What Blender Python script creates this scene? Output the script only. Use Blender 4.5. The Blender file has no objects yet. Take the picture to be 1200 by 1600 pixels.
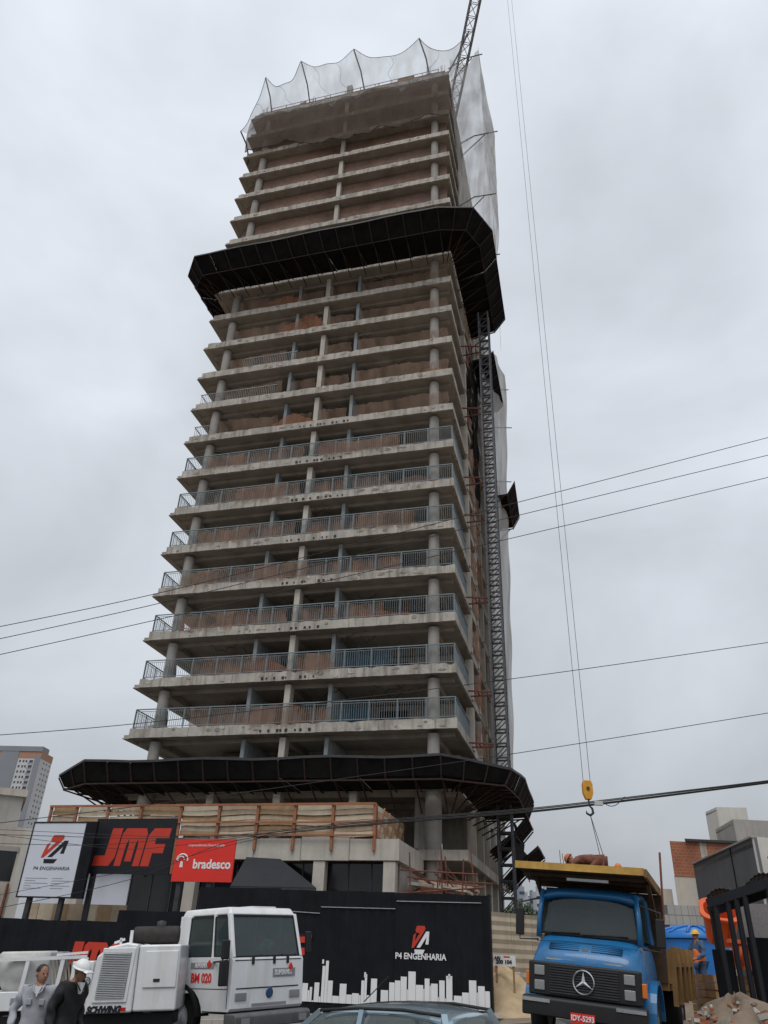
import bpy, bmesh, math, random
from mathutils import Vector, Matrix, Euler
random.seed(7)
S = bpy.context.scene
COL = S.collection
R_ = math.radians

# ------------------------------------------------------------------ camera
EYE = Vector((0, 0, 1.93))
CR = Vector((0.99916888, -0.02075349, 0.03508337))
CU = Vector((-0.04076211, -0.50871352, 0.85997035))
CF = Vector((0.0, 0.86068568, 0.50913668))
cd = bpy.data.cameras.new('camera')
cam = bpy.data.objects.new('camera', cd)
COL.objects.link(cam)
cam.matrix_world = Matrix(((CR.x, CU.x, -CF.x, EYE.x), (CR.y, CU.y, -CF.y, EYE.y), (CR.z, CU.z, -CF.z, EYE.z), (0, 0, 0, 1)))
cd.sensor_fit = 'VERTICAL'
cd.sensor_height = 36
cd.lens = 1190 / 1600 * 36
cd.clip_start = 0.1
cd.clip_end = 6000
S.camera = cam

# ------------------------------------------------------------------ overcast sky
SUN_EL, SUN_AZ = 60, 200            # soft light from behind and left of the camera
w = bpy.data.worlds.new('World')
S.world = w
w.use_nodes = True
nt = w.node_tree
for n in list(nt.nodes):
    nt.nodes.remove(n)
N = nt.nodes.new
L = nt.links.new
out = N('ShaderNodeOutputWorld')
bg = N('ShaderNodeBackground')
L(bg.outputs[0], out.inputs[0])
tc = N('ShaderNodeTexCoord')
sep = N('ShaderNodeSeparateXYZ')
L(tc.outputs['Generated'], sep.inputs[0])
cl = N('ShaderNodeClamp')
L(sep.outputs['Z'], cl.inputs[0])
grad = N('ShaderNodeMath'); grad.operation = 'MULTIPLY_ADD'      # overcast sky: brighter overhead
L(cl.outputs[0], grad.inputs[0]); grad.inputs[1].default_value = 0.48; grad.inputs[2].default_value = 0.44
mp = N('ShaderNodeMapping'); mp.inputs['Scale'].default_value = (1.5, 1.5, 2.6)
L(tc.outputs['Generated'], mp.inputs[0])
nz = N('ShaderNodeTexNoise'); nz.inputs['Scale'].default_value = 1.25; nz.inputs['Detail'].default_value = 5; nz.inputs['Roughness'].default_value = 0.5
nz.inputs['Distortion'].default_value = 0.35
L(mp.outputs[0], nz.inputs['Vector'])
rm = N('ShaderNodeMapRange'); rm.inputs[1].default_value = 0.3; rm.inputs[2].default_value = 0.7; rm.inputs[3].default_value = 0.74; rm.inputs[4].default_value = 1.18
L(nz.outputs['Fac'], rm.inputs[0])
mul = N('ShaderNodeMath'); mul.operation = 'MULTIPLY'
L(grad.outputs[0], mul.inputs[0]); L(rm.outputs[0], mul.inputs[1])
sky = N('ShaderNodeTexSky'); sky.sky_type = 'NISHITA'; sky.sun_disc = False
sky.sun_elevation = R_(SUN_EL); sky.sun_rotation = R_(SUN_AZ); sky.dust_density = 4; sky.air_density = 1.5
sks = N('ShaderNodeVectorMath'); sks.operation = 'SCALE'; sks.inputs[3].default_value = 0.008
L(sky.outputs[0], sks.inputs[0])
gry = N('ShaderNodeVectorMath'); gry.operation = 'SCALE'; gry.inputs[0].default_value = (0.918, 0.976, 1.055)
L(mul.outputs[0], gry.inputs[3])
add = N('ShaderNodeVectorMath'); add.operation = 'ADD'
L(sks.outputs[0], add.inputs[0]); L(gry.outputs[0], add.inputs[1])
L(add.outputs[0], bg.inputs['Color'])
bg.inputs['Strength'].default_value = 1.0

sd = bpy.data.lights.new('sun', 'SUN')
sd.energy = 1.5
sd.angle = R_(28)
sd.color = (1.0, 0.975, 0.94)
so = bpy.data.objects.new('sun', sd)
COL.objects.link(so)
sv = Vector((math.sin(R_(SUN_AZ)) * math.cos(R_(SUN_EL)), math.cos(R_(SUN_AZ)) * math.cos(R_(SUN_EL)), math.sin(R_(SUN_EL))))
so.rotation_euler = sv.to_track_quat('Z', 'Y').to_euler()
so.location = sv * 150
vs = S.view_settings
vs.view_transform = 'Standard'
vs.look = 'None'
vs.exposure = 0.0
vs.gamma = 1.0
vs.use_curve_mapping = False
S.cycles.max_bounces = 6
S.cycles.transparent_max_bounces = 24
S.cycles.diffuse_bounces = 3
S.cycles.glossy_bounces = 3

# ------------------------------------------------------------------ place helpers
def ray(x, y):
    return CR * (x - 600) + CU * (800 - y) + CF * 1190
def pY(x, y, Y):                 # world point seen at (x, y), standing Y metres ahead
    r = ray(x, y); return EYE + r * (Y / r.y)
def pZ(x, y, z):                 # world point seen at (x, y), at height z
    r = ray(x, y); return EYE + r * ((z - EYE.z) / r.z)
TR = Vector((4.2, 39.2, 0)); TA = R_(-15.5)
TU = Vector((math.cos(TA), math.sin(TA), 0)); TW = Vector((-math.sin(TA), math.cos(TA), 0))
def pD(x, y, d):                 # tower coordinates (u, d, z) on the plane d
    r = ray(x, y); s = (TW.dot(TR - EYE) + d) / TW.dot(r); p = EYE + r * s - TR
    return Vector((p.dot(TU), p.dot(TW), p.z))
def pU(x, y, u):
    r = ray(x, y); s = (TU.dot(TR - EYE) + u) / TU.dot(r); p = EYE + r * s - TR
    return Vector((p.dot(TU), p.dot(TW), p.z))
def tw(u, d, z=0):
    return TR + TU * u + TW * d + Vector((0, 0, z))
BT = Matrix.Translation((0, 0, 0))
def g0(x, y):
    return 0.0538 * 50 * math.tanh(x / 50) + 0.0163 * 60 * math.tanh(y / 60)
BTO = Vector((3.95, 16.0, 0.70)); BTY = R_(-25)       # the tipper truck stands on a tilted bank of its own
def g(x, y):
    z = g0(x, y)
    q = Vector((x, y)) - BTO.xy
    lx = q.x * math.cos(BTY) + q.y * math.sin(BTY); ly = -q.x * math.sin(BTY) + q.y * math.cos(BTY)
    zt = BTO.z - 0.065 * lx + 0.01 * ly
    if abs(lx) > 30 or abs(ly) > 40: return z
    wgt = 1 / (1 + math.exp((abs(lx) - 2.6) * 2.5)) / (1 + math.exp((abs(ly - 3.5) - 5.2) * 2.0))
    return z * (1 - wgt) + zt * wgt

# ------------------------------------------------------------------ materials
MATS = {}
def mat(name, col, rough=0.8, amt=0.15, scale=3.0, bump=0.0, metal=0.0, streak=0.0, stain=None, spec=0.4, coat=0.0, detail=6, world=False):
    if name in MATS: return MATS[name]
    m = bpy.data.materials.new(name); m.use_nodes = True
    t = m.node_tree; b = t.nodes['Principled BSDF']
    b.inputs['Roughness'].default_value = rough
    b.inputs['Metallic'].default_value = metal
    b.inputs['Specular IOR Level'].default_value = spec
    b.inputs['Coat Weight'].default_value = coat
    n = t.nodes.new; l = t.links.new
    tc = n('ShaderNodeTexCoord')
    nz = n('ShaderNodeTexNoise'); nz.inputs['Scale'].default_value = scale; nz.inputs['Detail'].default_value = detail; nz.inputs['Roughness'].default_value = 0.62
    geo = n('ShaderNodeNewGeometry'); vec = geo.outputs['Position'] if world else tc.outputs['Object']
    l(vec, nz.inputs['Vector'])
    r = n('ShaderNodeMapRange'); r.inputs[1].default_value = 0.28; r.inputs[2].default_value = 0.72
    r.inputs[3].default_value = 1 - amt; r.inputs[4].default_value = 1 + amt
    l(nz.outputs['Fac'], r.inputs[0])
    v = n('ShaderNodeVectorMath'); v.operation = 'SCALE'; v.inputs[0].default_value = col[:3]
    l(r.outputs[0], v.inputs[3])
    last = v.outputs[0]
    if streak or stain:
        mp = n('ShaderNodeMapping'); mp.inputs['Scale'].default_value = (3.0, 3.0, 0.35) if streak else (0.7, 0.7, 0.7)
        l(vec, mp.inputs[0])
        n2 = n('ShaderNodeTexNoise'); n2.inputs['Scale'].default_value = 1.0; n2.inputs['Detail'].default_value = 7; n2.inputs['Roughness'].default_value = 0.65
        l(mp.outputs[0], n2.inputs['Vector'])
        r2 = n('ShaderNodeMapRange'); r2.inputs[1].default_value = 0.47; r2.inputs[2].default_value = 0.7; r2.inputs[3].default_value = 0.0; r2.inputs[4].default_value = streak or 0.5
        l(n2.outputs['Fac'], r2.inputs[0])
        mx = n('ShaderNodeMix'); mx.data_type = 'RGBA'
        l(r2.outputs[0], mx.inputs['Factor']); l(last, mx.inputs['A'])
        mx.inputs['B'].default_value = (*(stain or tuple(c * 0.4 for c in col)), 1)
        last = mx.outputs['Result']
    l(last, b.inputs['Base Color'])
    if bump:
        bp = n('ShaderNodeBump'); bp.inputs['Strength'].default_value = bump; bp.inputs['Distance'].default_value = 0.03
        n3 = n('ShaderNodeTexNoise'); n3.inputs['Scale'].default_value = scale * 6; n3.inputs['Detail'].default_value = 4
        l(vec, n3.inputs['Vector']); l(n3.outputs['Fac'], bp.inputs['Height']); l(bp.outputs[0], b.inputs['Normal'])
    MATS[name] = m
    return m
def brick_mat(name, c1, c2, mortar, size=0.2):
    m = bpy.data.materials.new(name); m.use_nodes = True
    t = m.node_tree; b = t.nodes['Principled BSDF']; n = t.nodes.new; l = t.links.new
    b.inputs['Roughness'].default_value = 0.92; b.inputs['Specular IOR Level'].default_value = 0.2
    tc = n('ShaderNodeTexCoord'); sp = n('ShaderNodeSeparateXYZ'); l(tc.outputs['Object'], sp.inputs[0])
    ad = n('ShaderNodeMath'); l(sp.outputs[0], ad.inputs[0]); l(sp.outputs[1], ad.inputs[1])
    cb = n('ShaderNodeCombineXYZ'); l(ad.outputs[0], cb.inputs[0]); l(sp.outputs[2], cb.inputs[1])
    br = n('ShaderNodeTexBrick'); br.inputs['Scale'].default_value = 1.0
    br.inputs['Brick Width'].default_value = size * 1.6; br.inputs['Row Height'].default_value = size; br.inputs['Mortar Size'].default_value = 0.014
    br.inputs['Color1'].default_value = (*c1, 1); br.inputs['Color2'].default_value = (*c2, 1); br.inputs['Mortar'].default_value = (*mortar, 1)
    l(cb.outputs[0], br.inputs['Vector'])
    nz = n('ShaderNodeTexNoise'); nz.inputs['Scale'].default_value = 0.6; nz.inputs['Detail'].default_value = 7; l(tc.outputs['Object'], nz.inputs['Vector'])
    r = n('ShaderNodeMapRange'); r.inputs[1].default_value = 0.3; r.inputs[2].default_value = 0.7; r.inputs[3].default_value = 0.65; r.inputs[4].default_value = 1.2; l(nz.outputs['Fac'], r.inputs[0])
    v = n('ShaderNodeVectorMath'); v.operation = 'SCALE'; l(br.outputs['Color'], v.inputs[0]); l(r.outputs[0], v.inputs[3]); l(v.outputs[0], b.inputs['Base Color'])
    bp = n('ShaderNodeBump'); bp.inputs['Strength'].default_value = 0.4; bp.inputs['Distance'].default_value = 0.01; bp.invert = True
    l(br.outputs['Fac'], bp.inputs['Height']); l(bp.outputs[0], b.inputs['Normal'])
    MATS[name] = m
    return m
def net_mat(name, col, opacity, scale=2.0, vary=0.25, trans=0.4, cells=0.0):
    m = bpy.data.materials.new(name); m.use_nodes = True
    t = m.node_tree; n = t.nodes.new; l = t.links.new
    for x in list(t.nodes): t.nodes.remove(x)
    o = n('ShaderNodeOutputMaterial'); mx = n('ShaderNodeMixShader'); tr = n('ShaderNodeBsdfTransparent'); df = n('ShaderNodeBsdfDiffuse'); tl = n('ShaderNodeBsdfTranslucent'); m2 = n('ShaderNodeMixShader')
    df.inputs[0].default_value = (*col, 1); tl.inputs[0].default_value = (*col, 1); m2.inputs[0].default_value = trans
    l(df.outputs[0], m2.inputs[1]); l(tl.outputs[0], m2.inputs[2])
    tc = n('ShaderNodeTexCoord'); mp = n('ShaderNodeMapping'); mp.inputs['Scale'].default_value = (1, 1, 0.35); l(tc.outputs['Object'], mp.inputs[0])
    nz = n('ShaderNodeTexNoise'); nz.inputs['Scale'].default_value = scale; nz.inputs['Detail'].default_value = 6; l(mp.outputs[0], nz.inputs['Vector'])
    r = n('ShaderNodeMapRange'); r.inputs[1].default_value = 0.3; r.inputs[2].default_value = 0.7; r.inputs[3].default_value = max(0, opacity - vary); r.inputs[4].default_value = min(1, opacity + vary)
    l(nz.outputs['Fac'], r.inputs[0]); l(r.outputs[0], mx.inputs[0])
    l(tr.outputs[0], mx.inputs[1]); l(m2.outputs[0], mx.inputs[2]); l(mx.outputs[0], o.inputs[0])
    MATS[name] = m
    return m
def glass_mat(name, col, see=0.35, rough=0.04):
    m = bpy.data.materials.new(name); m.use_nodes = True
    t = m.node_tree; b = t.nodes['Principled BSDF']; n = t.nodes.new; l = t.links.new
    b.inputs['Base Color'].default_value = (*col, 1); b.inputs['Roughness'].default_value = rough; b.inputs['Specular IOR Level'].default_value = 0.9
    mx = n('ShaderNodeMixShader'); tr = n('ShaderNodeBsdfTransparent'); tr.inputs[0].default_value = (0.75, 0.82, 0.82, 1); mx.inputs[0].default_value = see
    o = t.nodes['Material Output']
    l(b.outputs[0], mx.inputs[1]); l(tr.outputs[0], mx.inputs[2]); l(mx.outputs[0], o.inputs[0])
    MATS[name] = m
    return m

concrete = mat('concrete', (0.41, 0.385, 0.345), 0.92, 0.28, 1.1, 0.5, streak=0.8, stain=(0.15, 0.125, 0.105), world=True)
concrete2 = mat('concrete_pale', (0.47, 0.44, 0.39), 0.92, 0.13, 1.2, 0.25, streak=0.4, stain=(0.24, 0.21, 0.18), world=True)
column_m = mat('column_concrete', (0.31, 0.295, 0.275), 0.9, 0.14, 1.4, 0.25, streak=0.35, world=True)
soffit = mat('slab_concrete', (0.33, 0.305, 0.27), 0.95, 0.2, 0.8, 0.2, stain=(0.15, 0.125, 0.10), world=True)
fin_m = mat('blue_grey_block', (0.27, 0.30, 0.315), 0.95, 0.15, 2.0, 0.3, streak=0.3, world=True)
plaster = mat('rough_plaster', (0.38, 0.355, 0.32), 0.95, 0.2, 1.0, 0.25, streak=0.4, world=True)
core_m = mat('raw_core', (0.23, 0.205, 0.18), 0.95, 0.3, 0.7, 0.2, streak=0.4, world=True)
brick = brick_mat('hollow_brick', (0.235, 0.145, 0.11), (0.19, 0.12, 0.095), (0.23, 0.195, 0.165))
brick_o = brick_mat('orange_brick', (0.38, 0.13, 0.07), (0.32, 0.11, 0.06), (0.33, 0.22, 0.16), 0.16)
rail_m = mat('rail_steel', (0.185, 0.225, 0.245), 0.65, 0.2, 6, metal=0.1)
rust = mat('rusty_steel', (0.20, 0.075, 0.045), 0.8, 0.3, 8)
galv = mat('grey_steel', (0.22, 0.23, 0.235), 0.55, 0.2, 6, metal=0.5)
darksteel = mat('dark_steel', (0.05, 0.05, 0.055), 0.6, 0.25, 5, metal=0.3)
canrust = mat('canopy_steel', (0.035, 0.019, 0.016), 0.85, 0.4, 6)
ply = mat('tarred_plywood', (0.012, 0.011, 0.0115), 0.9, 0.5, 1.2, 0.2, spec=0.08)
netb = net_mat('brown_netting', (0.42, 0.27, 0.20), 0.62, 2.0, 0.25, 0.3)
netf = net_mat('faint_brown_netting', (0.38, 0.26, 0.195), 0.34, 1.3, 0.2, 0.3)
neto = net_mat('orange_netting', (0.44, 0.21, 0.13), 0.52, 3.0, 0.2)
netd = net_mat('dusty_netting', (0.165, 0.13, 0.11), 0.74, 1.2, 0.17)
netg = net_mat('grey_netting', (0.42, 0.42, 0.42), 0.33, 0.8, 0.15)
netw2 = net_mat('dense_white_netting', (0.60, 0.60, 0.59), 0.85, 0.9, 0.13)
netw = net_mat('white_netting', (0.66, 0.66, 0.65), 0.62, 0.9, 0.22)
bluenet = net_mat('blue_mesh', (0.08, 0.16, 0.22), 0.5, 3.0, 0.2)
board = mat('formwork_board', (0.46, 0.36, 0.26), 0.85, 0.2, 2.5, 0.1, streak=0.35, stain=(0.27, 0.17, 0.09))
orangew = mat('orange_timber', (0.30, 0.125, 0.065), 0.8, 0.2, 4)
blackp = mat('black_sheet', (0.008, 0.009, 0.012), 0.6, 0.4, 1.5, spec=0.15, streak=0.15, stain=(0.03, 0.029, 0.028), world=True)
whitep = mat('white_paint', (0.72, 0.73, 0.74), 0.38, 0.07, 1.5, coat=0.25, streak=0.32, stain=(0.42, 0.38, 0.33))
whiteprint = mat('white_print', (0.72, 0.72, 0.73), 0.6, 0.05, 2)
lightprint = mat('pale_print', (0.58, 0.61, 0.68), 0.5, 0.04, 1, spec=0.3)
redprint = mat('red_print', (0.50, 0.04, 0.02), 0.55, 0.08, 2)
redsign = mat('red_sign_vinyl', (0.68, 0.03, 0.02), 0.5, 0.06, 1)
darkprint = mat('dark_print', (0.018, 0.019, 0.024), 0.55, 0.15, 2, spec=0.2)
greyprint = mat('grey_print', (0.25, 0.26, 0.28), 0.6, 0.1, 2)
glass_d = mat('shop_glass', (0.012, 0.014, 0.017), 0.12, 0.3, 0.6, spec=0.5)
glass = glass_mat('vehicle_glass', (0.065, 0.09, 0.095), 0.52)
rubber = mat('black_rubber', (0.018, 0.018, 0.018), 0.7, 0.25, 6)
plastic = mat('black_plastic', (0.014, 0.014, 0.015), 0.55, 0.2, 4)
chrome = mat('dull_chrome', (0.65, 0.66, 0.67), 0.22, 0.08, 6, metal=0.9)
lamp_m = mat('lamp_glass', (0.24, 0.25, 0.25), 0.12, 0.12, 40, spec=0.7)
amber = mat('amber_lens', (0.62, 0.16, 0.02), 0.25, 0.1, 20)
redlens = mat('red_lens', (0.45, 0.015, 0.015), 0.25, 0.1, 20)
truckblue = mat('truck_blue', (0.010, 0.135, 0.33), 0.42, 0.18, 2.2, coat=0.25, streak=0.45, stain=(0.06, 0.12, 0.19))
bedpaint = mat('worn_yellow', (0.25, 0.145, 0.05), 0.75, 0.25, 3, 0.15, streak=0.5, stain=(0.13, 0.06, 0.03))
carpaint = mat('car_paint', (0.27, 0.36, 0.42), 0.25, 0.05, 1, coat=1.0, metal=0.55)
dirt = mat('dirt', (0.20, 0.155, 0.115), 0.95, 0.35, 1.4, 0.6)
sand = mat('sand', (0.40, 0.30, 0.185), 0.95, 0.2, 3, 0.5)
asphalt = mat('asphalt', (0.055, 0.055, 0.057), 0.9, 0.25, 2.5, 0.3)
paving = mat('paving', (0.26, 0.25, 0.23), 0.9, 0.2, 2, 0.3)
beige = mat('beige_sheet', (0.42, 0.36, 0.27), 0.7, 0.15, 1.5, 0.05, streak=0.45, stain=(0.22, 0.15, 0.09), world=True)
wood = mat('rough_wood', (0.30, 0.18, 0.09), 0.85, 0.3, 4, 0.2)

# ------------------------------------------------------------------ mesh builder
class MB:
    def __init__(s): s.v = []; s.f = []; s.m = []; s.cur = 0
    def add(s, vs, fs):
        o = len(s.v); s.v += [tuple(v) for v in vs]
        for f in fs: s.f.append([i + o for i in f]); s.m.append(s.cur)
        return s
    def mi(s, i): s.cur = i; return s
    def box(s, x0, y0, z0, x1, y1, z1):
        x0, x1 = min(x0, x1), max(x0, x1); y0, y1 = min(y0, y1), max(y0, y1); z0, z1 = min(z0, z1), max(z0, z1)
        return s.add([(x0, y0, z0), (x1, y0, z0), (x1, y1, z0), (x0, y1, z0), (x0, y0, z1), (x1, y0, z1), (x1, y1, z1), (x0, y1, z1)],
                     [(3, 2, 1, 0), (4, 5, 6, 7), (0, 1, 5, 4), (1, 2, 6, 5), (2, 3, 7, 6), (3, 0, 4, 7)])
    def hexa(s, p):               # 8 corner points: bottom 4 ccw, top 4 ccw
        return s.add(p, [(3, 2, 1, 0), (4, 5, 6, 7), (0, 1, 5, 4), (1, 2, 6, 5), (2, 3, 7, 6), (3, 0, 4, 7)])
    def bar(s, p, q, wx, wy=None):
        p = Vector(p); q = Vector(q); wy = wy or wx; d = (q - p)
        if d.length < 1e-6: return s
        d.normalize(); up = Vector((0, 0, 1)) if abs(d.z) < 0.9 else Vector((0, 1, 0))
        a = d.cross(up).normalized() * wx / 2; b = a.cross(d).normalized() * wy / 2
        return s.add([p - a - b, p + a - b, p + a + b, p - a + b, q - a - b, q + a - b, q + a + b, q - a + b],
                     [(3, 2, 1, 0), (4, 5, 6, 7), (0, 1, 5, 4), (1, 2, 6, 5), (2, 3, 7, 6), (3, 0, 4, 7)])
    def tube(s, pts, r, n=6, cap=True):
        pts = [Vector(p) for p in pts]; rs = r if isinstance(r, (list, tuple)) else [r] * len(pts)
        o = len(s.v); prev = None
        for i, p in enumerate(pts):
            t = (pts[min(i + 1, len(pts) - 1)] - pts[max(i - 1, 0)]).normalized()
            if prev is None: a = t.orthogonal().normalized()
            else: a = (prev - t * prev.dot(t)).normalized()
            prev = a; b = t.cross(a)
            for j in range(n):
                th = 2 * math.pi * j / n
                s.v.append(tuple(p + (a * math.cos(th) + b * math.sin(th)) * rs[i]))
        for i in range(len(pts) - 1):
            for j in range(n):
                s.f.append([o + i * n + j, o + i * n + (j + 1) % n, o + (i + 1) * n + (j + 1) % n, o + (i + 1) * n + j]); s.m.append(s.cur)
        if cap:
            s.f.append([o + j for j in range(n)][::-1]); s.m.append(s.cur)
            e = o + (len(pts) - 1) * n
            s.f.append([e + j for j in range(n)]); s.m.append(s.cur)
        return s
    def lathe(s, prof, n=16, c=(0, 0, 0), axis='z', a0=0, a1=2 * math.pi):
        o = len(s.v); full = abs(a1 - a0 - 2 * math.pi) < 1e-6; m = n if full else n + 1
        for (r, h) in prof:
            for j in range(m):
                th = a0 + (a1 - a0) * j / n; x, y = r * math.cos(th), r * math.sin(th)
                p = {'z': (x, y, h), 'y': (x, h, y), 'x': (h, x, y)}[axis]
                s.v.append((p[0] + c[0], p[1] + c[1], p[2] + c[2]))
        for i in range(len(prof) - 1):
            for j in range(n):
                k = (j + 1) % m
                s.f.append([o + i * m + j, o + i * m + k, o + (i + 1) * m + k, o + (i + 1) * m + j]); s.m.append(s.cur)
        return s
    def prism(s, poly, lo, hi, axis='z'):       # poly in the two other axes, extruded lo..hi
        f = {'z': lambda a, b, h: (a, b, h), 'y': lambda a, b, h: (a, h, b), 'x': lambda a, b, h: (h, a, b)}[axis]
        n = len(poly)
        return s.add([f(a, b, lo) for a, b in poly] + [f(a, b, hi) for a, b in poly],
                     [list(range(n))[::-1], list(range(n, 2 * n))] + [(i, (i + 1) % n, n + (i + 1) % n, n + i) for i in range(n)])
    def grid(s, nx, ny, fn):
        o = len(s.v)
        for j in range(ny + 1):
            for i in range(nx + 1): s.v.append(tuple(fn(i / nx, j / ny)))
        for j in range(ny):
            for i in range(nx):
                a = o + j * (nx + 1) + i
                s.f.append([a, a + 1, a + nx + 2, a + nx + 1]); s.m.append(s.cur)
        return s
    def mesh(s, name, mats, smooth=False):
        me = bpy.data.meshes.new(name); me.from_pydata(s.v, [], s.f)
        for m in (mats if isinstance(mats, (list, tuple)) else [mats]): me.materials.append(m)
        me.polygons.foreach_set('material_index', s.m)
        if smooth: me.polygons.foreach_set('use_smooth', [True] * len(s.f))
        bm = bmesh.new(); bm.from_mesh(me); bmesh.ops.recalc_face_normals(bm, faces=bm.faces); bm.to_mesh(me); bm.free()
        me.update()
        return me
    def build(s, name, mats, parent=None, smooth=False, bevel=0.0, seg=2, loc=None, mtx=None, autosmooth=False):
        me = s.mesh(name, mats, smooth)
        o = put(name, me, parent, loc, mtx)
        if bevel:
            b = o.modifiers.new('bevel', 'BEVEL'); b.width = bevel; b.segments = seg; b.limit_method = 'ANGLE'; b.angle_limit = R_(35)
            me.polygons.foreach_set('use_smooth', [True] * len(me.polygons))
            w_ = o.modifiers.new('wn', 'WEIGHTED_NORMAL'); w_.keep_sharp = False
        return o
def put(name, me, parent=None, loc=None, mtx=None):
    o = bpy.data.objects.new(name, me); COL.objects.link(o)
    if parent: o.parent = parent
    if mtx is not None: o.matrix_world = mtx
    if loc is not None: o.location = loc
    return o
def thing(name, label, cat, loc=(0, 0, 0), rotz=0, group=None, mtx=None):
    o = bpy.data.objects.new(name, None); COL.objects.link(o)
    if mtx is not None: o.matrix_world = mtx
    else: o.location = loc; o.rotation_euler = (0, 0, rotz)
    o.empty_display_size = 0.2
    return tag(o, label, cat, group)
def tag(o, label, cat, group=None):
    o['label'] = label; o['category'] = cat
    if group: o['group'] = group
    return o
def struct(o): o['kind'] = 'structure'; return o
def stuff(o): o['kind'] = 'stuff'; return o
TM = Matrix.Translation(TR) @ Matrix.Rotation(TA, 4, 'Z')
def gframe(x, y, yaw, z=None, roll=None, pitch=None):      # frame standing on the sloping street
    e = 0.5
    n = Vector((-(g0(x + e, y) - g0(x - e, y)), -(g0(x, y + e) - g0(x, y - e)), 1)).normalized()
    xa = Vector((math.cos(yaw), math.sin(yaw), 0)); xa = (xa - n * xa.dot(n)).normalized(); ya = n.cross(xa)
    z = g0(x, y) if z is None else z
    return Matrix(((xa.x, ya.x, n.x, x), (xa.y, ya.y, n.y, y), (xa.z, ya.z, n.z, z), (0, 0, 0, 1)))
_fontobj = None
def text_part(body, size, parent, loc, material, name='lettering', depth=0.004, align='CENTER', rot=(math.pi / 2, 0, 0), sx=1.0, shear=0.0, bold=0.0, space=1.0):
    c = bpy.data.curves.new(name, 'FONT'); c.body = body; c.size = size; c.extrude = depth; c.align_x = align; c.align_y = 'CENTER'
    c.shear = shear; c.offset = bold; c.space_character = space; c.resolution_u = 3
    t = bpy.data.objects.new('t', c); COL.objects.link(t)
    dg = bpy.context.evaluated_depsgraph_get(); dg.update()
    me = bpy.data.meshes.new_from_object(t.evaluated_get(dg)); me.name = name
    bpy.data.objects.remove(t); me.materials.clear(); me.materials.append(material)
    o = put(name, me, parent); o.location = loc; o.rotation_euler = rot; o.scale = (sx, 1, 1)
    return o
ORD = ['first', 'second', 'third', 'fourth', 'fifth', 'sixth', 'seventh', 'eighth', 'ninth', 'tenth', 'eleventh', 'twelfth', 'thirteenth']
# ------------------------------------------------------------------ ground
def ground_sheet(name, x0, x1, y0, y1, nx, ny, dz, m, warp=None):
    b = MB()
    def fn(s, t):
        x = x0 + (x1 - x0) * s; y = y0 + (y1 - y0) * t
        if warp: x, y = warp(x, y)
        return (x, y, g(x, y) + dz)
    b.grid(nx, ny, fn)
    return struct(b.build(name, m, smooth=True))
def farwarp(s):      # fine near the camera, stretched towards the horizon
    return math.copysign(abs(s) ** 2.6, s)
b = MB()
b.grid(120, 120, lambda s, t: (lambda x, y: (x, y, g(x, y) - 0.02))(farwarp(2 * s - 1) * 2500, 18 + farwarp(2 * t - 1) * 2500))
struct(b.build('ground', dirt, smooth=True))
# the street runs along the hoarding
def street(name, d0, d1, u0, u1, dz, m, nu, nd):
    b = MB(); b.grid(nu, nd, lambda s, t: (lambda p: (p.x, p.y, g(p.x, p.y) + dz))(tw(u0 + (u1 - u0) * s, d0 + (d1 - d0) * t)))
    return struct(b.build(name, m, smooth=True))
street('street', -36, -14.2, -40, 6.5, 0.012, asphalt, 60, 40)
street('pavement', -14.0, -11.6, -40, 3.2, 0.13, paving, 60, 5)
b = MB()
for i in range(43):
    p = tw(-40 + i, -14.1); q = tw(-40 + i + 0.985, -14.1)
    b.bar((p.x, p.y, g(p.x, p.y) + 0.02), (q.x, q.y, g(q.x, q.y) + 0.02), 0.2, 0.26)
struct(b.build('kerb', concrete2))

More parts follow.
